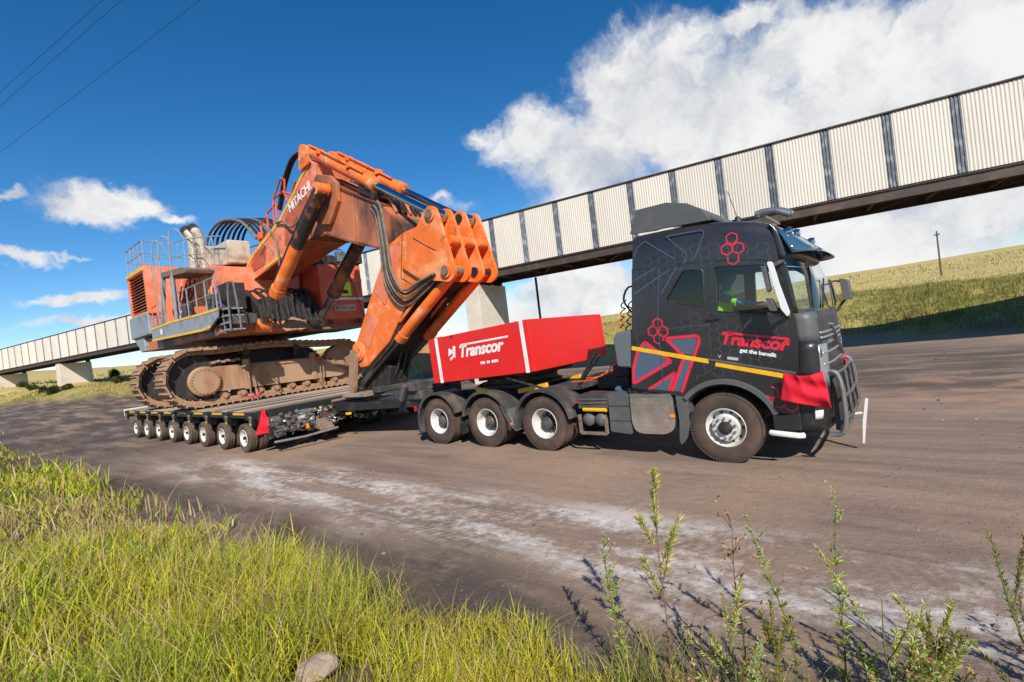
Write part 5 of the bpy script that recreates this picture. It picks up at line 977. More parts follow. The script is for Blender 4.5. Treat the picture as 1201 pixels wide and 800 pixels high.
# ------------------------------------------------------------------ tractor unit
SY = -1.25                                   # near body side
def make_truck():
    t = empty('tractor_unit', (TRX, TRY, 0), TRH); tag(t, 'black four-axle heavy haulage tractor with honeycomb livery and red lettering', 'truck')
    RW = .535
    # ---- chassis
    for y_ in (-.42, .42): mb = MB(); mb.box((-3.1, y_, .88), (8.3, .09, .27)); mb.build('frame_rail', m_black, t, bevel=.01)
    for x_ in (-7.2, -5.7, -4.15, -2.4, -1.2, .6): mb = MB(); mb.box((x_, 0, .88), (.12, .75, .2)); mb.build('cross_member', m_black, t)
    mb = MB(); mb.box((-7.28, 0, .82), (.10, 2.3, .22)); mb.build('rear_beam', m_black, t, bevel=.01)
    for y_ in (-1.05, 1.05): mb = MB(); mb.box((-7.35, y_, .82), (.04, .32, .13)); mb.build('tail_lamp', m_redlens, t, bevel=.01)
    mb = MB(); mb.cyl((-1.9, 0, .72), (-3.3, 0, .62), .06, 10); mb.build('drive_shaft', m_dark, t)
    mb = MB(); mb.box((.1, 0, 1.0), (1.7, .8, .7)); mb.box((-1.2, 0, .85), (1.0, .55, .5)); mb.build('engine', m_dark, t, bevel=.05)
    # ---- wheels
    w0 = make_tyre('wheel', m_rubber, RW, .31, .292, t, 5)
    mb = MB()
    for k in range(72):                       # shoulder lugs
        a = 2 * PI * k / 72
        for s_ in (-1, 1): mb.box((math.cos(a) * (RW - .012), s_ * .125, math.sin(a) * (RW - .012)), (.026, .05, .032), (0, -a, 0))
    lug0 = mb.build('tread_lugs', m_rubber, w0); tag(lug0, kind='stuff')
    # steer rim: disc bulging outwards with ring of nuts
    def rim_front(par):
        mb = MB(); mb.lathe([(.292, -.10), (.30, -.135), (.292, -.142), (.278, -.12), (.262, -.05), (.245, -.02), (.215, -.03), (.205, -.125), (.19, -.15), (.105, -.155), (.098, -.13)], n=40, cap=False); mb.lathe([(.292, .12), (.26, .1), (.24, .0)], n=40, cap=False); r_ = mb.build('rim', m_wheelwhite, par)
        mb = MB(); mb.lathe([(.098, -.10), (.098, -.17), (.085, -.20), (.05, -.21), (0, -.212)], n=24, cap=False); mb.build('hub_cap', m_dark, r_)
        for k in range(10): a = 2 * PI * k / 10; mb = MB(); mb.cyl((.152 * math.cos(a), -.15, .152 * math.sin(a)), (.152 * math.cos(a), -.185, .152 * math.sin(a)), .022, 6); mb.build('wheel_nut', m_steel, r_)
        for k in range(10): a = 2 * PI * (k + .5) / 10; mb = MB(); mb.cyl((.235 * math.cos(a), -.031, .235 * math.sin(a)), (.235 * math.cos(a), -.02, .235 * math.sin(a)), .024, 10); mb.build('hand_hole', m_dark, r_)
        return r_
    def rim_rear(par):
        mb = MB(); mb.lathe([(.292, -.12), (.30, -.145), (.292, -.15), (.275, -.13), (.262, -.06), (.245, .0), (.225, .06), (.205, .075), (.13, .08), (.12, .05)], n=40, cap=False); mb.lathe([(.292, .14), (.26, .12), (.235, .07)], n=40, cap=False); r_ = mb.build('rim', m_wheelwhite, par)
        mb = MB(); mb.lathe([(.205, .055), (.19, .045), (.135, .04), (.13, -.03), (.10, -.075), (.055, -.08), (.05, -.095), (0, -.095)], n=28, cap=False); mb.build('hub', m_blackplastic, r_)
        for k in range(10): a = 2 * PI * k / 10; mb = MB(); mb.cyl((.165 * math.cos(a), .045, .165 * math.sin(a)), (.165 * math.cos(a), .0, .165 * math.sin(a)), .02, 6); mb.build('wheel_nut', m_rod_dirty, r_)
        return r_
    def clone_wheel(M):
        o = inst(w0, t); inst(lug0, o); o.matrix_basis = M; return o
    w0.matrix_basis = T(0, SY + .155, RW) @ RY(.35); rf = rim_front(w0)
    o = clone_wheel(T(0, -SY - .155, RW) @ RZ(PI)); copy_tree(rf, o)
    rr0 = None
    for i, x_ in enumerate((-3.405, -4.93, -6.46)):
        for s_ in (-1, 1):
            o = clone_wheel(T(x_, s_ * (1.25 - .155), RW) @ (RZ(PI) if s_ > 0 else Matrix()) @ RY(random.uniform(0, 6)))
            if rr0 is None: rr0 = rim_rear(o)
            else: copy_tree(rr0, o)
            o = clone_wheel(T(x_, s_ * .755, RW)); 
        mb = MB(); mb.cyl((x_, -1.0, RW), (x_, 1.0, RW), .09, 12); mb.lathe([(0, -.3), (.18, -.22), (.26, 0), (.18, .22), (0, .3)], (x_, 0, RW), 'X', 20); mb.build('axle', m_dark, t)
    mb = MB(); mb.cyl((0, -.95, RW - .02), (0, .95, RW - .02), .06, 10); mb.build('axle', m_dark, t)
    # ---- mudguards
    for x_, a0, a1, front in ((-6.46, 205, 18, False), (-4.93, 168, -12, True), (-3.405, 188, 10, False)):
        for s_ in (-1, 1):
            ya, yb = s_ * 1.27, s_ * .60; rad = .685; mb = MB(); prof = arc(x_, RW, rad, a0, a1, 22); inner = arc(x_, RW, rad - .022, a1, a0, 22); mb.prism(prof + inner, ya, yb); o = mb.build('mudguard', m_blackplastic, t)
            mb = MB(); lip = arc(x_, RW, rad + .012, a0, a1, 22); inn = arc(x_, RW, rad - .05, a1, a0, 22); mb.prism(lip + inn, ya - s_ * .0, ya + s_ * .03); mb.build('rim_lip', m_blackplastic, o)
            if front:
                pe = prof[-1]; mb = MB(); mb.prism([(pe[0] - .22, pe[1] + .52), (pe[0] - .03, pe[1] + .42), (pe[0] + .20, pe[1] - .0), (pe[0] + .16, pe[1] - .02), (pe[0] - .02, pe[1] + .1)], ya + s_ * .02, yb); mb.build('front_apron', m_greyplastic, o, bevel=.01)
                mb = MB(); mb.box((pe[0] + .06, ya - s_ * .0 + s_ * .01, pe[1] + .14), (.07, .03, .04)); mb.build('marker_lamp', m_amber, o)
    for x_ in (-7.2, -5.72): mb = MB(); mb.box((x_, -.95, .46), (.03, .6, .42)); mb.build('mud_flap', m_hose, t)
    # ---- turntable rails, platform and clutter between cab and ballast box
    for y_ in (-.55, .55): mb = MB(); mb.bar((-6.2, y_, 1.10), (-3.6, y_, 1.12), .12, .16); mb.build('bogie_rail', m_black, t)
    mb = MB(); mb.lathe([(0, 1.18), (.95, 1.18), (.95, 1.26), (.85, 1.28), (.85, 1.40), (0, 1.40)], (-4.95, .2, 0), 'Z', 36); mb.build('turntable', m_dark, t)
    for y_ in (-.72, .62): mb = MB(); mb.bar((-5.6, y_, 1.20), (-4.75, y_, 1.10), .10, .09); mb.bar((-4.35, y_, 1.12), (-3.6, y_, 1.24), .10, .09); mb.build('guide_ramp', m_yellow, t)
    mb = MB(); mb.box((-3.25, .05, 1.15), (.9, 1.5, .06)); mb.build('catwalk_plate', m_blackplastic, t)
    mb = MB(); mb.box((-2.2, .1, 1.22), (.7, 1.2, .3)); mb.box((-2.0, -.35, 1.42), (.35, .35, .25)); mb.build('gear_housing', m_dark, t, bevel=.05)
    for a, b in (((-3.5, -1.0, 1.2), (-4.3, -1.15, 1.48)), ((-2.9, -.6, 1.2), (-2.35, -.65, 1.75)), ((-3.0, -.45, 1.2), (-2.5, -.5, 1.8))): mb = MB(); mb.bar(a, b, .05, .04); mb.build('tie_bar', m_hose, t)
    # coiled air lines
    for y_, m_ in ((-.52, m_orangehose), (-.22, m_redlens), (.05, m_orangehose)):
        ax = bez([(-1.62, y_ - .3, 2.72), (-1.72, y_ - .35, 2.2), (-1.78, y_ - .4, 1.85), (-2.0, y_ - .4, 1.5), (-2.45, y_ - .35, 1.32), (-3.0, y_ - .2, 1.27)], 120); pts = []
        for k, p in enumerate(ax):
            a = k * .95; rr_ = .045 if k < 70 else .012; pts.append(p + Vector((math.cos(a) * rr_, math.sin(a) * rr_, math.sin(a) * rr_ * .4)))
        mb = MB(); mb.tube(pts, .013, 5); mb.build('air_coil', m_, t)
    mb = MB(); mb.tube(bez([(-1.5, -.3, 2.95), (-1.75, -.3, 2.98), (-1.85, -.35, 2.75), (-1.7, -.4, 2.5)], 10), .02, 6); mb.build('cable', m_hose, t)
    mb = MB(); mb.prism([(-1.70, 1.56), (-1.36, 1.52), (-1.28, 2.20), (-1.64, 2.16), (-1.72, 2.08)], -1.22, -.72); mb.build('side_reservoir', m_greytank, t, bevel=.04)
    mb = MB(); mb.box((-1.45, .3, 1.9), (.25, 1.3, 1.4)); mb.build('rear_stack', m_black, t, bevel=.03)
    mb = MB(); mb.cyl((-1.62, .6, 1.2), (-1.62, .6, 3.2), .10, 14); mb.build('exhaust_stack', m_steel, t)
    # ---- side equipment
    mb = MB(); mb.box((-2.28, -.92, .95), (.66, .55, .26)); o = mb.build('battery_box', m_blackplastic, t, bevel=.02)
    mb = MB(); mb.box((-2.28, -1.205, 1.0), (.58, .02, .03)); mb.box((-2.28, -1.205, .93), (.58, .02, .02)); mb.build('box_rib', m_greyplastic, o)
    mb = MB(); mb.tube([(-2.5, -1.19, .81), (-2.02, -1.20, .80)], .035, 8); mb.build('grab_bar', m_yellow, t)
    for x_ in (-2.42, -2.16): mb = MB(); mb.lathe([(0, -.28), (.07, -.275), (.115, -.24), (.12, -.18), (.12, .22), (0, .26)], (x_, -.95, .62), 'Y', 18); mb.build('air_tank', m_greyplastic, t)
    mb = MB()
    for a, b in (((-2.58, -1.22, .72), (-2.58, -1.22, .38)), ((-2.58, -1.22, .38), (-2.04, -1.22, .38)), ((-2.04, -1.22, .38), (-2.04, -1.22, .66))): mb.bar(a, b, .05, .05)
    mb.build('step_frame', m_hose_tan, t)
    mb = MB(); mb.box((-2.62, -1.2, .98), (.04, .06, .05)); mb.build('marker_lamp', m_redlens, t)
    mb = MB(); mb.prism(round_poly([(-1.97, .42), (-1.55, .38), (-1.52, 1.03), (-1.60, 1.10), (-1.88, 1.12), (-1.95, 1.02)], .05, 4), -1.22, -.55); o = mb.build('urea_tank', m_greyplastic, t, bevel=.02)
    mb = MB()
    for z_ in (.62, .88): mb.box((-1.74, -1.222, z_), (.40, .012, .02))
    mb.build('tank_strap', m_blackplastic, o); mb = MB(); mb.cyl((-1.82, -1.0, 1.10), (-1.82, -1.05, 1.17), .055, 14); mb.build('filler_cap', m_liv_blue, o)
    tp = round_poly([(-1.51, 1.085), (-.77, 1.065), (-.76, .62), (-.80, .48), (-.95, .41), (-1.35, .41), (-1.47, .45), (-1.52, .58)], .07, 4)
    mb = MB(); mb.prism(tp, -1.255, -.55); o = mb.build('fuel_tank', m_polish, t, bevel=.025)
    mb = MB()
    for i in range(9):
        for j in range(8):
            x_ = -1.44 + i * .079 + (.04 if j % 2 else 0); z_ = .47 + j * .075
            if x_ < -.8 and not (z_ < .5 and (x_ < -1.4 or x_ > -.9)): mb.box((x_, -1.2565, z_), (.04, .006, .012), (0, .7 if (i + j) % 2 else -.7, 0))
    mb.build('checker_pattern', m_polish, o, smooth=False); mb = MB(); mb.prism([(-1.50, 1.03), (-.78, 1.01), (-.78, 1.08), (-1.50, 1.095)], -1.262, -1.255); mb.build('top_band', m_steel, o)
    mb = MB(); mb.box((-.79, -1.275, .72), (.085, .03, .05)); mb.build('side_marker', m_amber, t, bevel=.008)
    mb = MB(); mb.prism([(-.72, 1.06), (-.52, 1.03), (-.545, .70), (-.525, .60), (-.60, .36), (-.70, .24), (-.735, .30), (-.70, .62)], -1.25, -.95); mb.build('front_flap', m_greyplastic, t, bevel=.01)
    mb = MB(); mb.box((-1.0, -.9, 1.13), (1.1, .6, .08)); mb.build('step_plate', m_black, t)
    # ---- cab shell
    arch_pts = [(-.56, 1.02)] + [(p[0], p[1]) for p in arc(0.02, .50, .78, 140, 22, 14)] + [(.76, .775)]
    win = round_poly([(.12, 2.99), (.80, 2.90), (.93, 2.79), (.965, 2.15), (.08, 2.32)], .05, 4); rwin = round_poly([(-.37, 3.02), (-.06, 2.985), (-.10, 2.41), (-.70, 2.585)], .05, 4)
    outer = [(-1.455, 1.20)] + arch_pts + [(1.02, .74), (1.06, 1.25), (1.10, 1.74), (1.08, 2.16), (1.04, 2.62), (1.0, 2.905), (.58, 3.015), (.05, 3.095), (-1.205, 3.19)]
    for s_ in (-1, 1):
        mb = MB(); mb.prism(outer, s_ * 1.25, s_ * 1.19, holes=[win, rwin]); sp = mb.build('cab_side', m_livery, t)
        for h_, nm, g_ in ((win, 'door_window', m_window), (rwin, 'rear_window', m_tintglass)):
            mb = MB(); tri_ = tessellate_polygon([[Vector((q[0], q[1], 0)) for q in h_]]); mb.add([(q[0], s_ * 1.23, q[1]) for q in h_], [tuple(f_) for f_ in tri_]); mb.build(nm, g_, t, smooth=False); mb = MB(); cc = [(p[0], p[1]) for p in h_]; mb.tube([(p[0], s_ * 1.249, p[1]) for p in cc], .010, 5, closed=True); mb.build('window_seal', m_hose, t)
        # wheel-arch trim
        mb = MB(); mb.prism(arc(.02, .50, .795, 139, 20, 20) + arc(.02, .50, .715, 20, 139, 20), s_ * 1.285, s_ * 1.15); mb.build('arch_trim', m_greyplastic, t, bevel=.012)
        mb = MB(); mb.prism(arc(.02, .50, .715, 160, 5, 20) + arc(.02, .50, .69, 5, 160, 20), s_ * 1.2, s_ * .8); mb.build('arch_liner', m_hose, t)
    # door and panel seams, slightly recessed dark lines
    def seam(pts, m_=m_hose, w=.012):
        mb = MB()
        for a, b in zip(pts[:-1], pts[1:]): mb.bar((a[0], SY - .0005, a[1]), (b[0], SY - .0005, b[1]), .005, w)
        mb.build('panel_seam', m_, t)
    seam([(-1.205, 3.185), (.05, 3.09), (.58, 3.01), (.99, 2.90)], m_hose, .022); seam([(-.735, 3.17), (-.79, 2.75), (-.85, 2.34), (-.90, 1.20)], m_liv_violet, .014); seam([(.02, 3.08), (-.02, 2.3), (-.06, 1.5), (-.1, 1.32)]); seam([(-.86, 2.137), (-.04, 2.129)], m_livery_hex, .014); seam([(-.45, 1.46), (-.06, 1.42), (.98, 1.24)]); seam([(1.02, 2.13), (.08, 2.27)], m_hose, .02)
    mb = MB(); mb.box((.02, SY - .02, 2.22), (.2, .04, .04)); mb.build('door_handle', m_livery, t, bevel=.008)
    # roof
    rows = []; NSs = 9
    for i in range(NSs):
        k = i / (NSs - 1); xt = -1.12 + 2.05 * k; zt = float(np.interp(k, [0, .22, .45, .65, .84, 1], [3.755, 3.745, 3.72, 3.67, 3.59, 3.46])); zs = float(np.interp(k, [0, .57, .83, 1], [3.195, 3.10, 3.02, 2.91])); sl_ = .133 * (1 - k) - .10 * k
        half = [(-1.25, zs), (-1.25, zs + .25), (-1.243, zt - .22), (-1.22, zt - .11), (-1.17, zt - .045), (-1.08, zt - .01), (-.6, zt + .045), (0, zt + .06)]; sec = half + [(-y_, z_) for y_, z_ in half[-2::-1]]
        rows.append([(xt + (z_ - zt) * sl_, y_, z_) for y_, z_ in sec])
    mb = MB(); mb.grid(rows); mb.build('roof', m_livery, t, angle=50)
    mb = MB(); r0_ = rows[0]; mb.add(r0_, [tuple(range(len(r0_)))]); mb.build('roof_rear', m_livery, t)
    mb = MB(); mb.prism([(-1.22, 3.2), (-1.455, 1.2), (-1.40, 1.2), (-1.16, 3.2)], -1.19, 1.19); mb.build('rear_wall', m_livery, t)
    mb = MB(); mb.box((-.2, 0, 1.42), (2.4, 2.36, .06)); mb.build('cab_floor', m_interior, t)
    mb = MB(); mb.box((-.15, 0, 3.08), (1.7, 2.30, .03)); mb.build('headlining', m_interior, t)
    # front: rows of (z, x at the corner, x in the middle)
    FR = [(.50, .96, 1.36), (.74, 1.00, 1.40), (1.25, 1.055, 1.42), (1.45, 1.08, 1.425), (1.74, 1.09, 1.42), (2.00, 1.08, 1.41), (2.16, 1.07, 1.40), (2.4, 1.05, 1.37), (2.62, 1.03, 1.33), (2.80, 1.01, 1.28), (2.93, .99, 1.24), (3.1, .97, 1.19), (3.3, .95, 1.11), (3.40, .93, 1.02), (3.46, .91, .93)]
    def fpt(z_, f, off=0.0):
        zz = [r_[0] for r_ in FR]; xc = float(np.interp(z_, zz, [r_[1] for r_ in FR])); xf = float(np.interp(z_, zz, [r_[2] for r_ in FR])); s_, c_ = math.sin(f), math.cos(f); e_ = .55
        return (xc + (xf - xc) * (max(c_, 0) ** e_) + off * max(c_, 0) ** .6, math.copysign((abs(s_) ** e_) * (1.25 + off * .3), s_), z_)
    def fband(name, m_, z0_, z1_, f0, f1, nz, nf, par=t, off=0.0, thick=0.0):
        rows = [[fpt(z0_ + (z1_ - z0_) * i / nz, R(f0 + (f1 - f0) * k / nf), off) for k in range(nf + 1)] for i in range(nz + 1)]; mb = MB(); mb.grid(rows)
        o = mb.build(name, m_, par, angle=50)
        if thick: md = o.modifiers.new('thickness', 'SOLIDIFY'); md.thickness = thick; md.offset = -1
        return o
    fband('front_header', m_livery, 2.93, 3.46, -90, 90, 8, 40, thick=.03)
    fband('windscreen', m_window, 2.16, 2.93, -86.5, 86.5, 8, 56)
    for f0, f1 in ((-90, -86.5), (86.5, 90)): fband('windscreen_pillar', m_livery, 2.16, 2.93, f0, f1, 8, 8, thick=.04)
    fband('front_panel', m_livery, 1.25, 1.74, -90, 90, 6, 40, thick=.03); fband('corner_panel', m_greyplastic, 1.74, 2.16, -90, -52, 4, 14, thick=.03); fband('corner_panel', m_greyplastic, 1.74, 2.16, 52, 90, 4, 14, thick=.03); fband('front_mask', m_blackplastic, 1.74, 2.16, -52, 52, 4, 24, thick=.03)
    fband('bumper', m_black, .50, 1.25, -90, 90, 6, 40, thick=.03)
    for z_ in (1.40, 1.56, 1.77, 1.84): fband('grille_bar', m_grille, z_, z_ + .03, -50, 50, 1, 24, off=.008, thick=.01)
    fband('silver_grille_panel', m_grille, 1.10, 1.70, -60, -34, 4, 8, off=.006, thick=.005); fband('silver_grille_panel', m_grille, 1.10, 1.70, 34, 60, 4, 8, off=.006, thick=.005)
    mb = MB(); mb.bar((1.425, -.55, 1.95), (1.435, .45, 1.42), .02, .06, (1, 0, 0)); mb.build('grille_sash', m_grille, t)
    for s_ in (-1, 1):
        f0, f1 = (-78, -52) if s_ < 0 else (52, 78); fband('headlamp', m_lamp, .90, 1.10, f0, f1, 3, 8, off=.012, thick=.01); fband('fog_lamp', m_lamp, .68, .80, f0 + 4, f1 - 6, 2, 6, off=.012, thick=.01)
        mb = MB(); mb.box((.85, s_ * 1.22, .64), (.36, .08, .24)); mb.build('lower_valance', m_black, t, bevel=.02)
        mb = MB(); mb.tube([(.64, s_ * 1.30, .50), (.68, s_ * 1.325, .50), (1.0, s_ * 1.325, .47), (1.05, s_ * 1.29, .47)], .04, 10); mb.build('entry_step', m_whiteplas, t)
    for z_, w_ in ((2.26, .02),): pass
    mb = MB(); mb.tube([fpt(2.20, R(-30), .02), fpt(2.45, R(-12), .025), fpt(2.62, R(-2), .03)], .012, 5); mb.build('wiper', m_hose, t); mb = MB(); mb.tube([fpt(2.20, R(10), .02), fpt(2.45, R(26), .025), fpt(2.62, R(34), .03)], .012, 5); mb.build('wiper', m_hose, t)
    # smoked sun visor with header lamps
    rows = [[fpt(z_, R(-80 + 160 * k / 32), o_) for k in range(33)] for z_, o_ in ((3.34, .03), (3.22, .10), (3.10, .17), (2.99, .25))]; mb = MB(); mb.grid(rows); o = mb.build('sun_visor', m_visor, t); md = o.modifiers.new('thickness', 'SOLIDIFY'); md.thickness = .008
    for f_ in (-50, -22, 22, 50): mb = MB(); c_ = Vector(fpt(3.30, R(f_), .05)); mb.lathe([(0, .05), (.06, .05), (.075, 0), (.05, -.08), (0, -.1)], tuple(c_), 'X', 16); mb.build('spot_lamp', m_chrome, t)
    # roof deflector, light bar, aerial
    def_poly = [(-1.22, 3.80), (-1.08, 4.17), (-.55, 4.16), (-.22, 4.06), (-.02, 3.92), (.10, 3.72), (-.2, 3.735), (-.70, 3.77), (-.78, 3.76)]
    for s_ in (-1, 1): mb = MB(); mb.prism(def_poly, s_ * 1.12, s_ * 1.05); mb.build('deflector_side', m_greyplastic, t, bevel=.02)
    mb = MB(); mb.grid([[(x_, y_, z_ + .02 * (1 - (y_ / 1.1) ** 2)) for y_ in np.linspace(-1.1, 1.1, 9)] for x_, z_ in ((-1.08, 4.16), (-.55, 4.15), (-.22, 4.05), (-.02, 3.91), (.03, 3.78))]); o = mb.build('deflector_top', m_greyplastic, t, angle=60); md = o.modifiers.new('thickness', 'SOLIDIFY'); md.thickness = .03
    mb = MB(); mb.tube(bez([(.66, -.72, 3.68), (.72, -.72, 3.72), (.92, -.72, 3.70), (1.10, -.72, 3.60)], 10), .05, 10); mb.tube(bez([(.66, -.45, 3.70), (.75, -.45, 3.76), (.95, -.45, 3.73), (1.1, -.45, 3.64)], 10), .05, 10); mb.tube([(.68, -.8, 3.72), (.68, .8, 3.72)], .03, 8); mb.build('air_horn', m_steel, t)
    mb = MB(); mb.lathe([(0, .10), (.03, .09), (.06, .03), (.07, 0), (0, 0)], (.30, -.35, 3.72), 'Z', 12); mb.tube([(.30, -.35, 3.80), (.20, -.35, 4.25)], .006, 4); mb.build('aerial', m_hose, t)
    # mirrors
    mb = MB(); mb.prism(round_poly([(.89, 2.90), (.945, 2.90), (1.005, 2.55), (1.085, 2.18), (1.065, 2.13), (.995, 2.24), (.945, 2.55)], .025, 4), -1.58, -1.48); mb.build('mirror_housing', m_whiteplas, t, bevel=.03)
    mb = MB(); mb.prism(round_poly([(.82, 2.84), (.87, 2.86), (.90, 2.52), (.86, 2.48)], .03, 3), -1.63, -1.48); mb.build('mirror_glass_frame', m_greyplastic, t, bevel=.01); mb = MB(); mb.prism(round_poly([(.83, 2.42), (.90, 2.40), (.95, 2.22), (.86, 2.24)], .03, 3), -1.62, -1.47); mb.build('mirror_lower', m_greyplastic, t, bevel=.01)
    for z0_, z1_ in ((2.86, 2.90), (2.16, 2.12)): mb = MB(); mb.tube([(1.02, -1.24, z1_), (1.0, -1.38, z0_ + .02), (.98, -1.5, z0_)], .028, 8); mb.build('mirror_arm', m_blackplastic, t)
    mb = MB(); mb.prism(round_poly([(1.12, 2.66), (1.28, 2.66), (1.34, 2.3), (1.18, 2.28)], .03, 3), 1.40, 1.62); mb.build('mirror_housing', m_greyplastic, t, bevel=.03); mb = MB(); mb.tube([(1.02, 1.24, 2.3), (1.18, 1.45, 2.32)], .028, 8); mb.tube([(1.0, 1.24, 2.7), (1.2, 1.45, 2.62)], .02, 8); mb.build('mirror_arm', m_blackplastic, t)
    mb = MB(); mb.prism(round_poly([(1.50, 2.62), (1.60, 2.58), (1.62, 2.26), (1.52, 2.26)], .03, 3), .45, .95); mb.build('front_mirror', m_greyplastic, t, bevel=.03); mb = MB(); mb.tube(bez([(1.28, .3, 2.5), (1.42, .4, 2.58), (1.55, .6, 2.55)], 8), .014, 6); mb.tube(bez([(1.42, .5, 2.1), (1.5, .55, 2.22), (1.56, .65, 2.3)], 8), .02, 6); mb.build('mirror_arm', m_hose, t)
    # bull bar
    for y_ in (-.98, .98):
        mb = MB(); mb.tube(bez([(1.30, y_, 1.15), (1.37, y_, 1.30), (1.48, y_, 1.26), (1.52, y_, 1.0), (1.52, y_, .62), (1.46, y_, .44), (1.32, y_, .42)], 24), .032, 10); mb.build('bull_bar_hoop', m_steel, t)
        mb = MB(); mb.prism([(1.38, .46), (1.46, .46), (1.48, .8), (1.48, 1.2), (1.40, 1.22)], y_ * .86 - .03, y_ * .86 + .03); mb.build('bull_bar_plate', m_blackplastic, t, bevel=.01)
    for z_, x_ in ((1.27, 1.46), (.95, 1.52), (.64, 1.52), (.44, 1.44)): mb = MB(); mb.tube([(x_, -.98, z_), (x_ + .05, -.5, z_), (x_ + .05, .5, z_), (x_, .98, z_)], .024, 10); mb.build('bull_bar_tube', m_rod_dirty, t)
    for y_ in (-.6, 0, .6): mb = MB(); mb.cyl((1.57, y_, .64), (1.53, y_, 1.27), .025, 8); mb.build('bull_bar_upright', m_rod_dirty, t)
    mb = MB(); mb.prism(round_poly([(1.70, .78), (1.735, .76), (1.68, .42), (1.635, .10), (1.61, .10), (1.64, .44), (1.68, .66)], .015, 2), -.12, -.06); mb.cyl((1.55, -.09, .54), (1.67, -.09, .56), .02, 8); mb.build('corner_marker', m_whiteplas, t)
    mb = MB(); mb.box((1.41, 0, .52), (.03, 1.7, .14)); mb.build('lower_bumper_lip', m_hose, t, bevel=.01)
    # ---- livery print on the near side
    def decal(name, polys, m_, lift, holes=(), par=t):
        mb = MB()
        for p in polys: mb.prism(p, SY - .001 - lift, SY - .0008, holes=holes)
        return mb.build(name, m_, par, smooth=False)
    def outline(name, pts, w, m_, lift, par=t, closed=True):
        mb = MB(); n = len(pts)
        for i in range(n if closed else n - 1):
            a, b = pts[i], pts[(i + 1) % n]; mb.bar((a[0], SY - .001 - lift / 2, a[1]), (b[0], SY - .001 - lift / 2, b[1]), lift, w)
        return mb.build(name, m_, par, smooth=False)
    Ain = [(-1.122, 1.921), (-.765, 1.606), (-1.383, 1.303), (-1.373, 1.51), (-1.252, 1.792)]; decal('shield_print', [Ain], m_liv_blue, .0012); outline('shield_outline', [(-1.124, 1.955), (-.715, 1.603), (-1.405, 1.268), (-1.388, 1.51), (-1.268, 1.815)], .05, m_liv_red, .002)
    B1 = [(-.716, 1.956), (-.285, 1.951), (-.262, 1.897), (-.366, 1.682), (-.546, 1.729)]; B2 = [(-.493, 1.634), (-.383, 1.611), (-.629, 1.115), (-.738, 1.125)]; B3 = [(-.702, 1.387), (-.822, 1.131), (-1.115, 1.167)]
    decal('shield_print', [B1, B2, B3], m_liv_blue, .0012); outline('shield_outline', [(-.77, 1.985), (-.27, 1.98), (-.232, 1.94), (-.236, 1.885), (-.60, 1.10)], .045, m_liv_red, .002, closed=False); outline('shield_outline', [(-.77, 1.985), (-.56, 1.735), (-.50, 1.70)], .045, m_liv_red, .002, closed=False); outline('shield_outline', [(-.515, 1.63), (-.755, 1.125)], .045, m_liv_red, .002, closed=False); outline('shield_outline', [(-1.15, 1.165), (-.675, 1.425), (-.80, 1.13)], .04, m_liv_red, .002, closed=False)
    for pts, cl in (([(-.921, 3.60), (-.467, 3.222)], False), ([(-.921, 3.60), (-1.053, 3.53), (-1.146, 3.38)], False), ([(-.563, 3.60), (-.064, 3.58), (.01, 3.57), (.02, 3.51), (-.172, 3.15)], False), ([(-.563, 3.60), (-.268, 3.256), (-.31, 3.13)], False), ([(-1.207, 2.99), (-.80, 3.14)], False), ([(-1.213, 2.773), (-.571, 3.07)], False), ([(-.452, 3.09), (-.751, 2.704)], False), ([(-.36, 3.08), (-.42, 3.03)], False)): outline('shield_line', pts, .022, m_liv_violet, .0022, closed=cl)
    def clip_ok(x, z):
        inwin = lambda poly: sum(((poly[i][1] > z) != (poly[i - 1][1] > z)) and (x < (poly[i - 1][0] - poly[i][0]) * (z - poly[i][1]) / (poly[i - 1][1] - poly[i][1] + 1e-9) + poly[i][0]) for i in range(len(poly))) % 2 == 1
        big = [(p[0], p[1]) for p in win]; cx = sum(p[0] for p in big) / len(big); cz = sum(p[1] for p in big) / len(big); big = [(cx + (p[0] - cx) * 1.08, cz + (p[1] - cz) * 1.08) for p in big]; bx = sum(p[0] for p in rwin) / len(rwin); bz = sum(p[1] for p in rwin) / len(rwin); b2 = [(bx + (p[0] - bx) * 1.14, bz + (p[1] - bz) * 1.14) for p in rwin]
        if inwin(big) or inwin(b2): return False
        if math.hypot(x - .02, z - .5) < .82 or z < .80: return False
        if inwin([(-1.47, 1.18), (-1.2, 2.05), (-.18, 2.05), (-.1, 1.8), (-.55, 1.08)]): return False
        xr = -1.12 - (3.76 - z) * .133 + .02; xf = float(np.interp(z, [.74, 1.25, 1.74, 2.16, 2.62, 2.9, 3.4], [1.0, 1.04, 1.08, 1.06, 1.02, .98, .90])); zt = float(np.interp(x, [-1.1, .2, .9], [3.5, 3.42, 3.2])); return xr < x < xf and z < zt
    hr = .088; mb = MB(); seen = set()
    for i in range(-12, 13):
        for j in range(4, 30):
            cx = i * hr * 1.5; cz = (j + (.5 if i % 2 else 0)) * hr * math.sqrt(3) * .92 - .11 * cx
            for k in range(6):
                a, b = PI / 3 * k, PI / 3 * (k + 1); p = (cx + hr * math.cos(a), cz + hr * .92 * math.sin(a)); q = (cx + hr * math.cos(b), cz + hr * .92 * math.sin(b)); key = (round((p[0] + q[0]) * 50), round((p[1] + q[1]) * 50))
                if key in seen or not (clip_ok(*p) and clip_ok(*q)): continue
                seen.add(key); fade = vnoise(np.array([cx * 1.7 + 3]), np.array([cz * 1.7]), 1.0, 51)[0]
                if fade < .38: continue
                mb.bar((p[0], SY - .0015, p[1]), (q[0], SY - .0015, q[1]), .0012, .009 if fade > .6 else .006)
    hc = mb.build('honeycomb_print', m_livery_hex, t, smooth=False); tag(hc, kind='stuff')
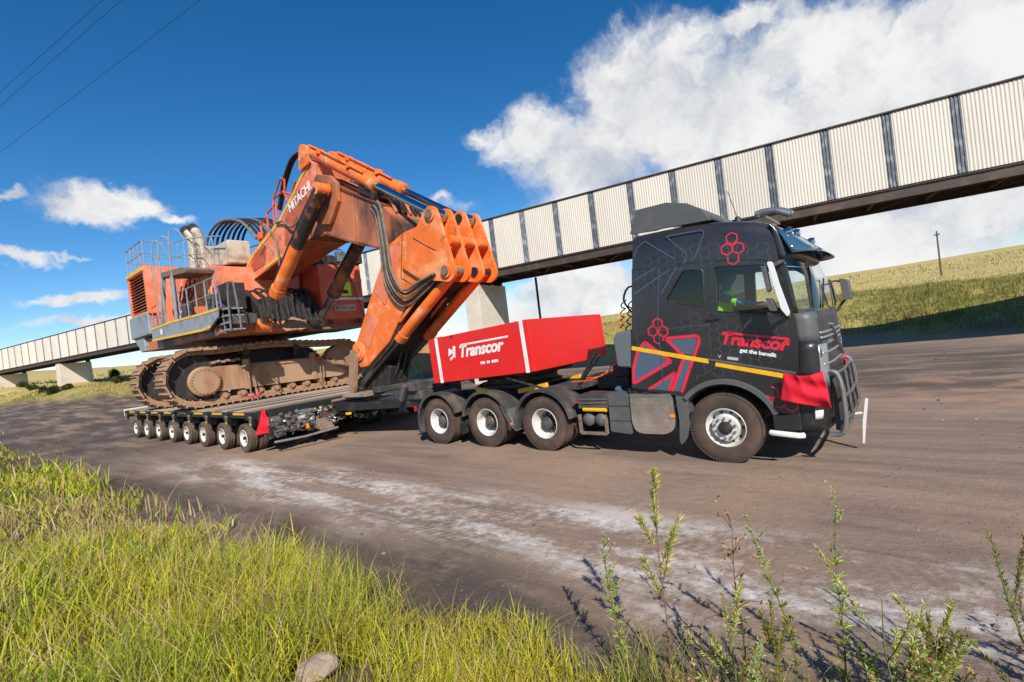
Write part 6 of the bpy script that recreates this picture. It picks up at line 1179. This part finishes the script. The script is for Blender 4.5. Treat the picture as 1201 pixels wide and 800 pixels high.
    def redhex(cx, cz, r_, w_, rot=0, skip=()):
        mb = MB()
        for k in range(6):
            if k in skip: continue
            a, b = PI / 3 * k + rot, PI / 3 * (k + 1) + rot; mb.bar((cx + r_ * math.cos(a), SY - .0028, cz + r_ * math.sin(a)), (cx + r_ * math.cos(b), SY - .0028, cz + r_ * math.sin(b)), .0022, w_)
        mb.build('red_hexagon', m_liv_red, t, smooth=False)
    for cx, cz in ((.404, 3.355), (.318, 3.21), (.476, 3.20)): redhex(cx, cz, .085, .018, PI / 6)
    redhex(.392, 3.055, .085, .016, PI / 6, (0, 1))
    for cx, cz in ((-.868, 2.235), (-.962, 2.12), (-.79, 2.10)): redhex(cx, cz, .088, .020, PI / 6)
    redhex(-.88, 1.99, .088, .018, PI / 6, (1, 4))
    for cx, cz, sk in ((.70, 1.07, (1, 2)), (.775, .93, ()), (.93, .885, (0, 1)), (.62, .93, (2, 3, 4))): redhex(cx, cz, .088, .018, PI / 6, sk)
    for (x0_, z0_), (x1_, z1_) in (((-1.37, 1.875), (-.125, 1.57)), ((-.03, 1.525), (.955, 1.28))): outline('reflective_stripe', [(x0_, z0_), (x1_, z1_)], .068, m_yellow, .004, closed=False)
    mb = MB(); mb.bar((-.12, SY - .008, 1.60), (1.03, SY - .008, 1.335), .016, .03); mb.build('side_moulding', m_greyplastic, t)
    sd = t
    def on_side(x0_, z0_, slope, lift): return lambda x, y, z: Vector((x0_ + x, SY - lift - z, z0_ + y + slope * x))
    text_mesh('lettering', 'Transcor', m_liv_red, sd, on_side(.065, 1.835, -.205, .004), .245, .34, .009, .001, .98)
    outline('lettering_bar', [(.16, 1.985), (1.0, 1.812)], .03, m_liv_red, .004, closed=False); outline('lettering_bar', [(.93, 1.795), (.99, 1.783)], .05, m_liv_red, .004, closed=False)
    text_mesh('lettering', 'get the benefit', m_white, sd, on_side(.335, 1.685, -.24, .004), .082, .22, .0032, .001, .98)
    text_mesh('badge', 'V', m_liv_silver, sd, on_side(.02, 1.615, -.2, .004), .07, 0, .001, .001, 1.0); outline('badge_plate', [(.15, 1.605), (.30, 1.575)], .04, m_liv_silver, .004, closed=False)
    # ---- cab interior
    mb = MB(); mb.prism([(.75, 1.5), (1.35, 1.5), (1.32, 2.10), (1.1, 2.2), (.85, 2.15), (.72, 1.9)], -1.15, 1.15); mb.build('dashboard', m_interior, t, bevel=.04)
    for y_ in (-.58, .58):
        mb = MB(); mb.prism([(-.35, 1.80), (.18, 1.86), (.20, 1.98), (-.30, 1.97)], y_ - .26, y_ + .26); mb.box((-.1, y_, 1.62), (.4, .4, .36)); mb.prism([(-.42, 1.95), (-.26, 1.97), (-.36, 2.72), (-.48, 2.72)], y_ - .25, y_ + .25); mb.prism([(-.47, 2.75), (-.38, 2.75), (-.40, 2.95), (-.48, 2.95)], y_ - .13, y_ + .13); mb.build('seat', m_interior, t, bevel=.03)
    c_ = Vector((.62, -.58, 2.18)); tilt = Matrix.Rotation(R(-62), 3, 'Y'); ring = [c_ + tilt @ Vector((0, .23 * math.cos(a), .23 * math.sin(a))) for a in np.linspace(0, 2 * PI, 25)[:-1]]; mb = MB(); mb.tube(ring, .016, 6, closed=True); mb.cyl(tuple(c_), (.85, -.58, 1.95), .035, 8); mb.bar(ring[0], ring[12], .03, .02); mb.build('steering_wheel', m_hose, t)
    mb = MB(); mb.box((-.95, 0, 2.4), (.3, 2.2, .5)); mb.build('bunk', m_interior, t, bevel=.04)
    return t
truck = make_truck()

# ------------------------------------------------------------------ driver
def make_driver():
    M = T(TRX, TRY, 0) @ RZ(TRH); c = M @ Vector((-.08, -.58, 1.99)); p = empty('person', tuple(c), TRH); tag(p, 'driver in navy workwear and lime safety vest seated at the wheel', 'person')
    D = T(.08, .58, -1.99)
    J = {'pel': (-.10, -.58, 2.08, .15, .15), 'sp': (-.07, -.58, 2.30, .14, .16), 'ch': (.0, -.58, 2.50, .14, .18), 'nk': (.06, -.58, 2.66, .065, .065), 'hd': (.12, -.585, 2.78, .09, .08), 'hd2': (.14, -.585, 2.90, .085, .075),
         'sr': (.02, -.78, 2.55, .075, .075), 'er': (.30, -.84, 2.42, .058, .058), 'wr': (.52, -.74, 2.36, .04, .04), 'hr': (.60, -.70, 2.35, .04, .025),
         'sl': (.02, -.38, 2.55, .075, .075), 'el': (.26, -.30, 2.34, .056, .056), 'wl': (.47, -.40, 2.34, .04, .04), 'hl': (.55, -.43, 2.33, .04, .025),
         'hpr': (-.02, -.68, 2.04, .10, .10), 'kr': (.40, -.72, 2.05, .075, .075), 'fr': (.46, -.72, 1.62, .055, .055), 'tr': (.62, -.72, 1.52, .045, .04), 'hpl': (-.02, -.48, 2.04, .10, .10), 'kl': (.40, -.44, 2.05, .075, .075), 'fl': (.46, -.44, 1.62, .055, .055), 'tl': (.62, -.44, 1.52, .045, .04)}
    E_ = [('pel', 'sp'), ('sp', 'ch'), ('ch', 'nk'), ('nk', 'hd'), ('hd', 'hd2'), ('ch', 'sr'), ('sr', 'er'), ('er', 'wr'), ('wr', 'hr'), ('ch', 'sl'), ('sl', 'el'), ('el', 'wl'), ('wl', 'hl'), ('pel', 'hpr'), ('hpr', 'kr'), ('kr', 'fr'), ('fr', 'tr'), ('pel', 'hpl'), ('hpl', 'kl'), ('kl', 'fl'), ('fl', 'tl')]
    def skin(name, names, edges, m_, root, extra=1.0, sub=2):
        idx = {n: i for i, n in enumerate(names)}; me = bpy.data.meshes.new(name); me.from_pydata([tuple(D @ Vector(J[n][:3])) for n in names], [(idx[a], idx[b]) for a, b in edges], []); o = bpy.data.objects.new(name, me); COL.objects.link(o); o.parent = p
        md = o.modifiers.new('skin', 'SKIN'); md.use_smooth_shade = True
        for i, n in enumerate(names): sv = me.skin_vertices[0].data[i]; sv.radius = (J[n][3] * extra, J[n][4] * extra); sv.use_root = (n == root)
        s_ = o.modifiers.new('sub', 'SUBSURF'); s_.levels = sub; s_.render_levels = sub; me.materials.append(m_); return o
    skin('body', list(J), E_, m_blue, p and 'pel')
    # skin-toned head and hands over the body ends
    for h0, h1 in ((('wr', 'hr')), (('wl', 'hl'))):
        a, b = Vector(J[h0][:3]), Vector(J[h1][:3]); d = (b - a).normalized(); mb = MB(D); mb.tube([a, b, b + d * .03], [.036, .042, .03], 10); o = mb.build('hand', m_skin, p)
        for k in range(4): s_ = Vector((0, .02 * (k - 1.5), .012)); q = b + d * .03 + s_; mb = MB(D); mb.tube([q - d * .02, q + d * (.03 - .004 * abs(k - 1.5)) + Vector((0, 0, -.004)), q + d * .035 + Vector((0, 0, -.035)), q + d * .01 + Vector((0, 0, -.045))], [.0095, .009, .0085, .007], 7); mb.build('finger', m_skin, o)
        sg = 1 if h0 == 'wr' else -1; mb = MB(D); mb.tube([a + d * .05 + Vector((0, sg * .03, 0)), a + d * .08 + Vector((0, sg * .055, -.012)), a + d * .115 + Vector((0, sg * .045, -.035))], [.011, .010, .008], 7); mb.build('thumb', m_skin, o)
    mb = MB(D); hc = Vector((.135, -.585, 2.845)); rows = []
    for i in range(13):
        th = PI * i / 12; row = []
        for k in range(20):
            ph = 2 * PI * k / 20; x, y, z = math.sin(th) * math.cos(ph), math.sin(th) * math.sin(ph), math.cos(th); jaw = 1 - .22 * max(0, -z); nose = .022 * max(0, 1 - abs(ph if ph < PI else 2 * PI - ph) / .28) * math.exp(-((z + .12) / .22) ** 2); row.append(hc + Vector((x * .098 * jaw + nose + (.006 if z < -.3 and x > 0 else 0), y * .078 * jaw, z * .122)))
        rows.append(row)
    mb.grid(rows, closed=True); hd = mb.build('head', m_skin, p, angle=80)
    for s_ in (-1, 1): mb = MB(D); mb.lathe([(0, -.008), (.013, -.006), (.013, .006), (0, .008)], (hc.x + .088, hc.y + s_ * .03, hc.z + .012), 'X', 10); mb.build('eye', m_hair, hd); mb = MB(D); mb.tube([(hc.x, hc.y + s_ * .078, hc.z + .025), (hc.x - .012, hc.y + s_ * .092, hc.z), (hc.x, hc.y + s_ * .08, hc.z - .03)], [.008, .014, .008], 7); mb.build('ear', m_skin, hd)
    mb = MB(D); mb.box((hc.x + .088, hc.y, hc.z - .062), (.012, .042, .008)); mb.build('mouth', m_liv_dkred, hd)
    mb = MB(D); rows = [[hc + Vector((math.sin(th) * math.cos(ph) * .104 - .008, math.sin(th) * math.sin(ph) * .085, math.cos(th) * .13 + .004)) for ph in np.linspace(0, 2 * PI, 20, endpoint=False)] for th in np.linspace(.02, 1.35, 6)]; mb.grid(rows, closed=True); mb.build('hair', m_hair, hd)
    # vest: a shell round the torso
    mb = MB(D); rows = []
    for z_, cx, rx, ry in ((2.06, -.10, .175, .20), (2.2, -.085, .165, .20), (2.36, -.045, .165, .215), (2.50, .0, .165, .235), (2.60, .03, .12, .20), (2.64, .045, .09, .12)):
        rows.append([Vector((cx + rx * math.cos(a), -.58 + ry * math.sin(a), z_)) for a in np.linspace(0, 2 * PI, 24, endpoint=False)])
    mb.grid(rows, closed=True); v_ = mb.build('vest', m_hiviz, p, angle=80); md = v_.modifiers.new('thickness', 'SOLIDIFY'); md.thickness = .012
    mb = MB(D); a, b = Vector(J['sr'][:3]), Vector(J['er'][:3]); mb.tube([a.lerp(b, .72), a.lerp(b, .92)], [.079, .074], 16); mb.build('sleeve_band', m_hiviz, p)
    mb = MB(D); rows = [[Vector((cx + .185 * math.cos(a), -.58 + .222 * math.sin(a), z_)) for a in np.linspace(0, 2 * PI, 24, endpoint=False)] for z_, cx in ((2.24, -.08), (2.29, -.068))]; mb.grid(rows, closed=True); mb.build('reflective_band', m_liv_silver, v_)
    return p
make_driver()

# ------------------------------------------------------------------ ballast box on the turntable
def make_ballast():
    x0, x1, y0, y1 = -6.46, -3.46, -1.25, 1.72; M = T(TRX, TRY, 0) @ RZ(TRH); cx, cy = (x0 + x1) / 2, (y0 + y1) / 2; c = M @ Vector((cx, cy, 1.40)); b = empty('ballast_box', tuple(c), TRH); tag(b, 'red steel ballast box with white stripes and lettering on the tractor bed', 'ballast box')
    tilt = RY(-.047); D = tilt; L, W, H0, H1 = x1 - x0, y1 - y0, .10, 1.145
    mb = MB(D); mb.box((0, 0, (H0 + H1) / 2), (L, W, H1 - H0)); mb.build('body', m_red, b, bevel=.018)
    mb = MB(D); mb.box((0, 0, H1 + .004), (L - .12, W - .12, .012)); mb.build('lid', m_red, b)
    mb = MB(D); mb.box((.1, .0, .05), (1.7, 1.5, .12)); mb.build('base_block', m_dark, b)
    for x_ in (-L / 2 + .29, L / 2 - .17): mb = MB(D); mb.box((x_, -W / 2 - .006, (H0 + H1) / 2), (.085, .012, H1 - H0 + .004)); mb.build('white_stripe', m_white, b)
    for s_ in (-1, 1):
        mb = MB(D); mb.box((L / 2 + .004, s_ * (W / 2 - .05), (H0 + H1) / 2), (.01, .09, H1 - H0 - .02)); mb.build('corner_plate', m_red, b)
    f = lambda x0_, z0_: (lambda x, y, z: D @ Vector((x0_ + x, -W / 2 - .004 - z, z0_ + y)))
    tx = -5.50 - cx; tz = .62
    text_mesh('lettering', 'Transcor', m_white, b, f(tx, tz), .36, .28, .012, .002, .97)
    mb = MB(D); mb.prism([(tx + .1, tz + .285), (tx + 1.5, tz + .285), (tx + 1.485, tz + .245), (tx + .085, tz + .245)], -W / 2 - .006, -W / 2 - .001); mb.build('lettering_bar', m_white, b)
    mb = MB(D); mb.prism([(tx - .29, tz + .24), (tx - .12, tz + .15), (tx - .33, tz + .06)], -W / 2 - .006, -W / 2 - .001); mb.prism([(tx - .15, tz + .27), (tx - .07, tz + .27), (tx - .12, tz - .0), (tx - .20, tz + .03)], -W / 2 - .006, -W / 2 - .001); mb.prism([(tx - .30, tz + .0), (tx - .22, tz + .055), (tx - .15, tz + .03), (tx - .28, tz - .05)], -W / 2 - .006, -W / 2 - .001); mb.build('emblem', m_white, b)
    mb = MB(D)
    for k in range(11):
        if k in (3, 6): continue
        mb.box((-4.86 - cx + .047 * k, -W / 2 - .004, .425), (.034, .006, .058))
    tag(mb.build('lettering', m_white, b), kind='stuff')
    mb = MB(D); mb.prism([(-.74, H1 - .005), (-.66, H1 - .005), (-.685, H1 - .085), (-.715, H1 - .085)], -W / 2 - .004, -W / 2 - .001); mb.build('rust_spot', m_dark, b)
    for x_ in (-1.0, 1.0): mb = MB(D); mb.box((x_, 0, .085), (.14, W - .3, .05)); mb.build('skid', m_dark, b)
    return b
make_ballast()

# ------------------------------------------------------------------ warning flags
def flag(name, pts, M, label, amp=.03, folds=1.0):
    """cloth patch from a 2D outline grid: pts = 4 corners (a,b,c,d) in the local xz plane"""
    a, b, c, d = [Vector((p[0], 0, p[1])) for p in pts]; n = 28; rows = []
    for i in range(n + 1):
        s = i / n; row = []
        for k in range(n + 1):
            u = k / n; p = (a.lerp(b, u)).lerp(d.lerp(c, u), s); p.y = amp * (math.sin(7 * u + 3 * s) * (.3 + .7 * s) + .6 * math.sin(11 * s - 4 * u) * u + folds * .55 * abs(math.sin(9 * u - 2.5 * s)) ** .6 * (1.1 - s)); p.z += -.05 * folds * math.sin(PI * u) * (1 - s) ** 2 + .02 * math.sin(5 * u + 1) * s ; row.append(p)
        rows.append(row)
    mb = MB(); mb.grid(rows); o = mb.build(name, m_flag, None, angle=80); md = o.modifiers.new('thickness', 'SOLIDIFY'); md.thickness = .004; o.matrix_world = M; tag(o, label, 'flag', 'red warning flags'); return o
MT = T(TRX, TRY, 0) @ RZ(TRH); ML = T(TLX, TLY, 0) @ RZ(TLH)
flag('warning_flag', [(.90, 1.36), (1.36, 1.36), (1.42, .87), (.82, .97)], MT @ T(0, -1.40, 0), 'square red flag draped over the front corner of the truck cab', .045)
flag('warning_flag', [(0, .16), (.08, .14), (.09, -.08), (-.02, -.10)], MT @ T(1.36, 1.05, 1.24) @ RZ(.6), 'small red flag peeking out behind the bull bar', .02)
flag('warning_flag', [(.05, .74), (.10, .74), (.24, .12), (-.28, .0)], ML @ T(1.20, -1.46, .50) @ RZ(.45), 'triangular red flag hanging at the front corner of the trailer', .05)
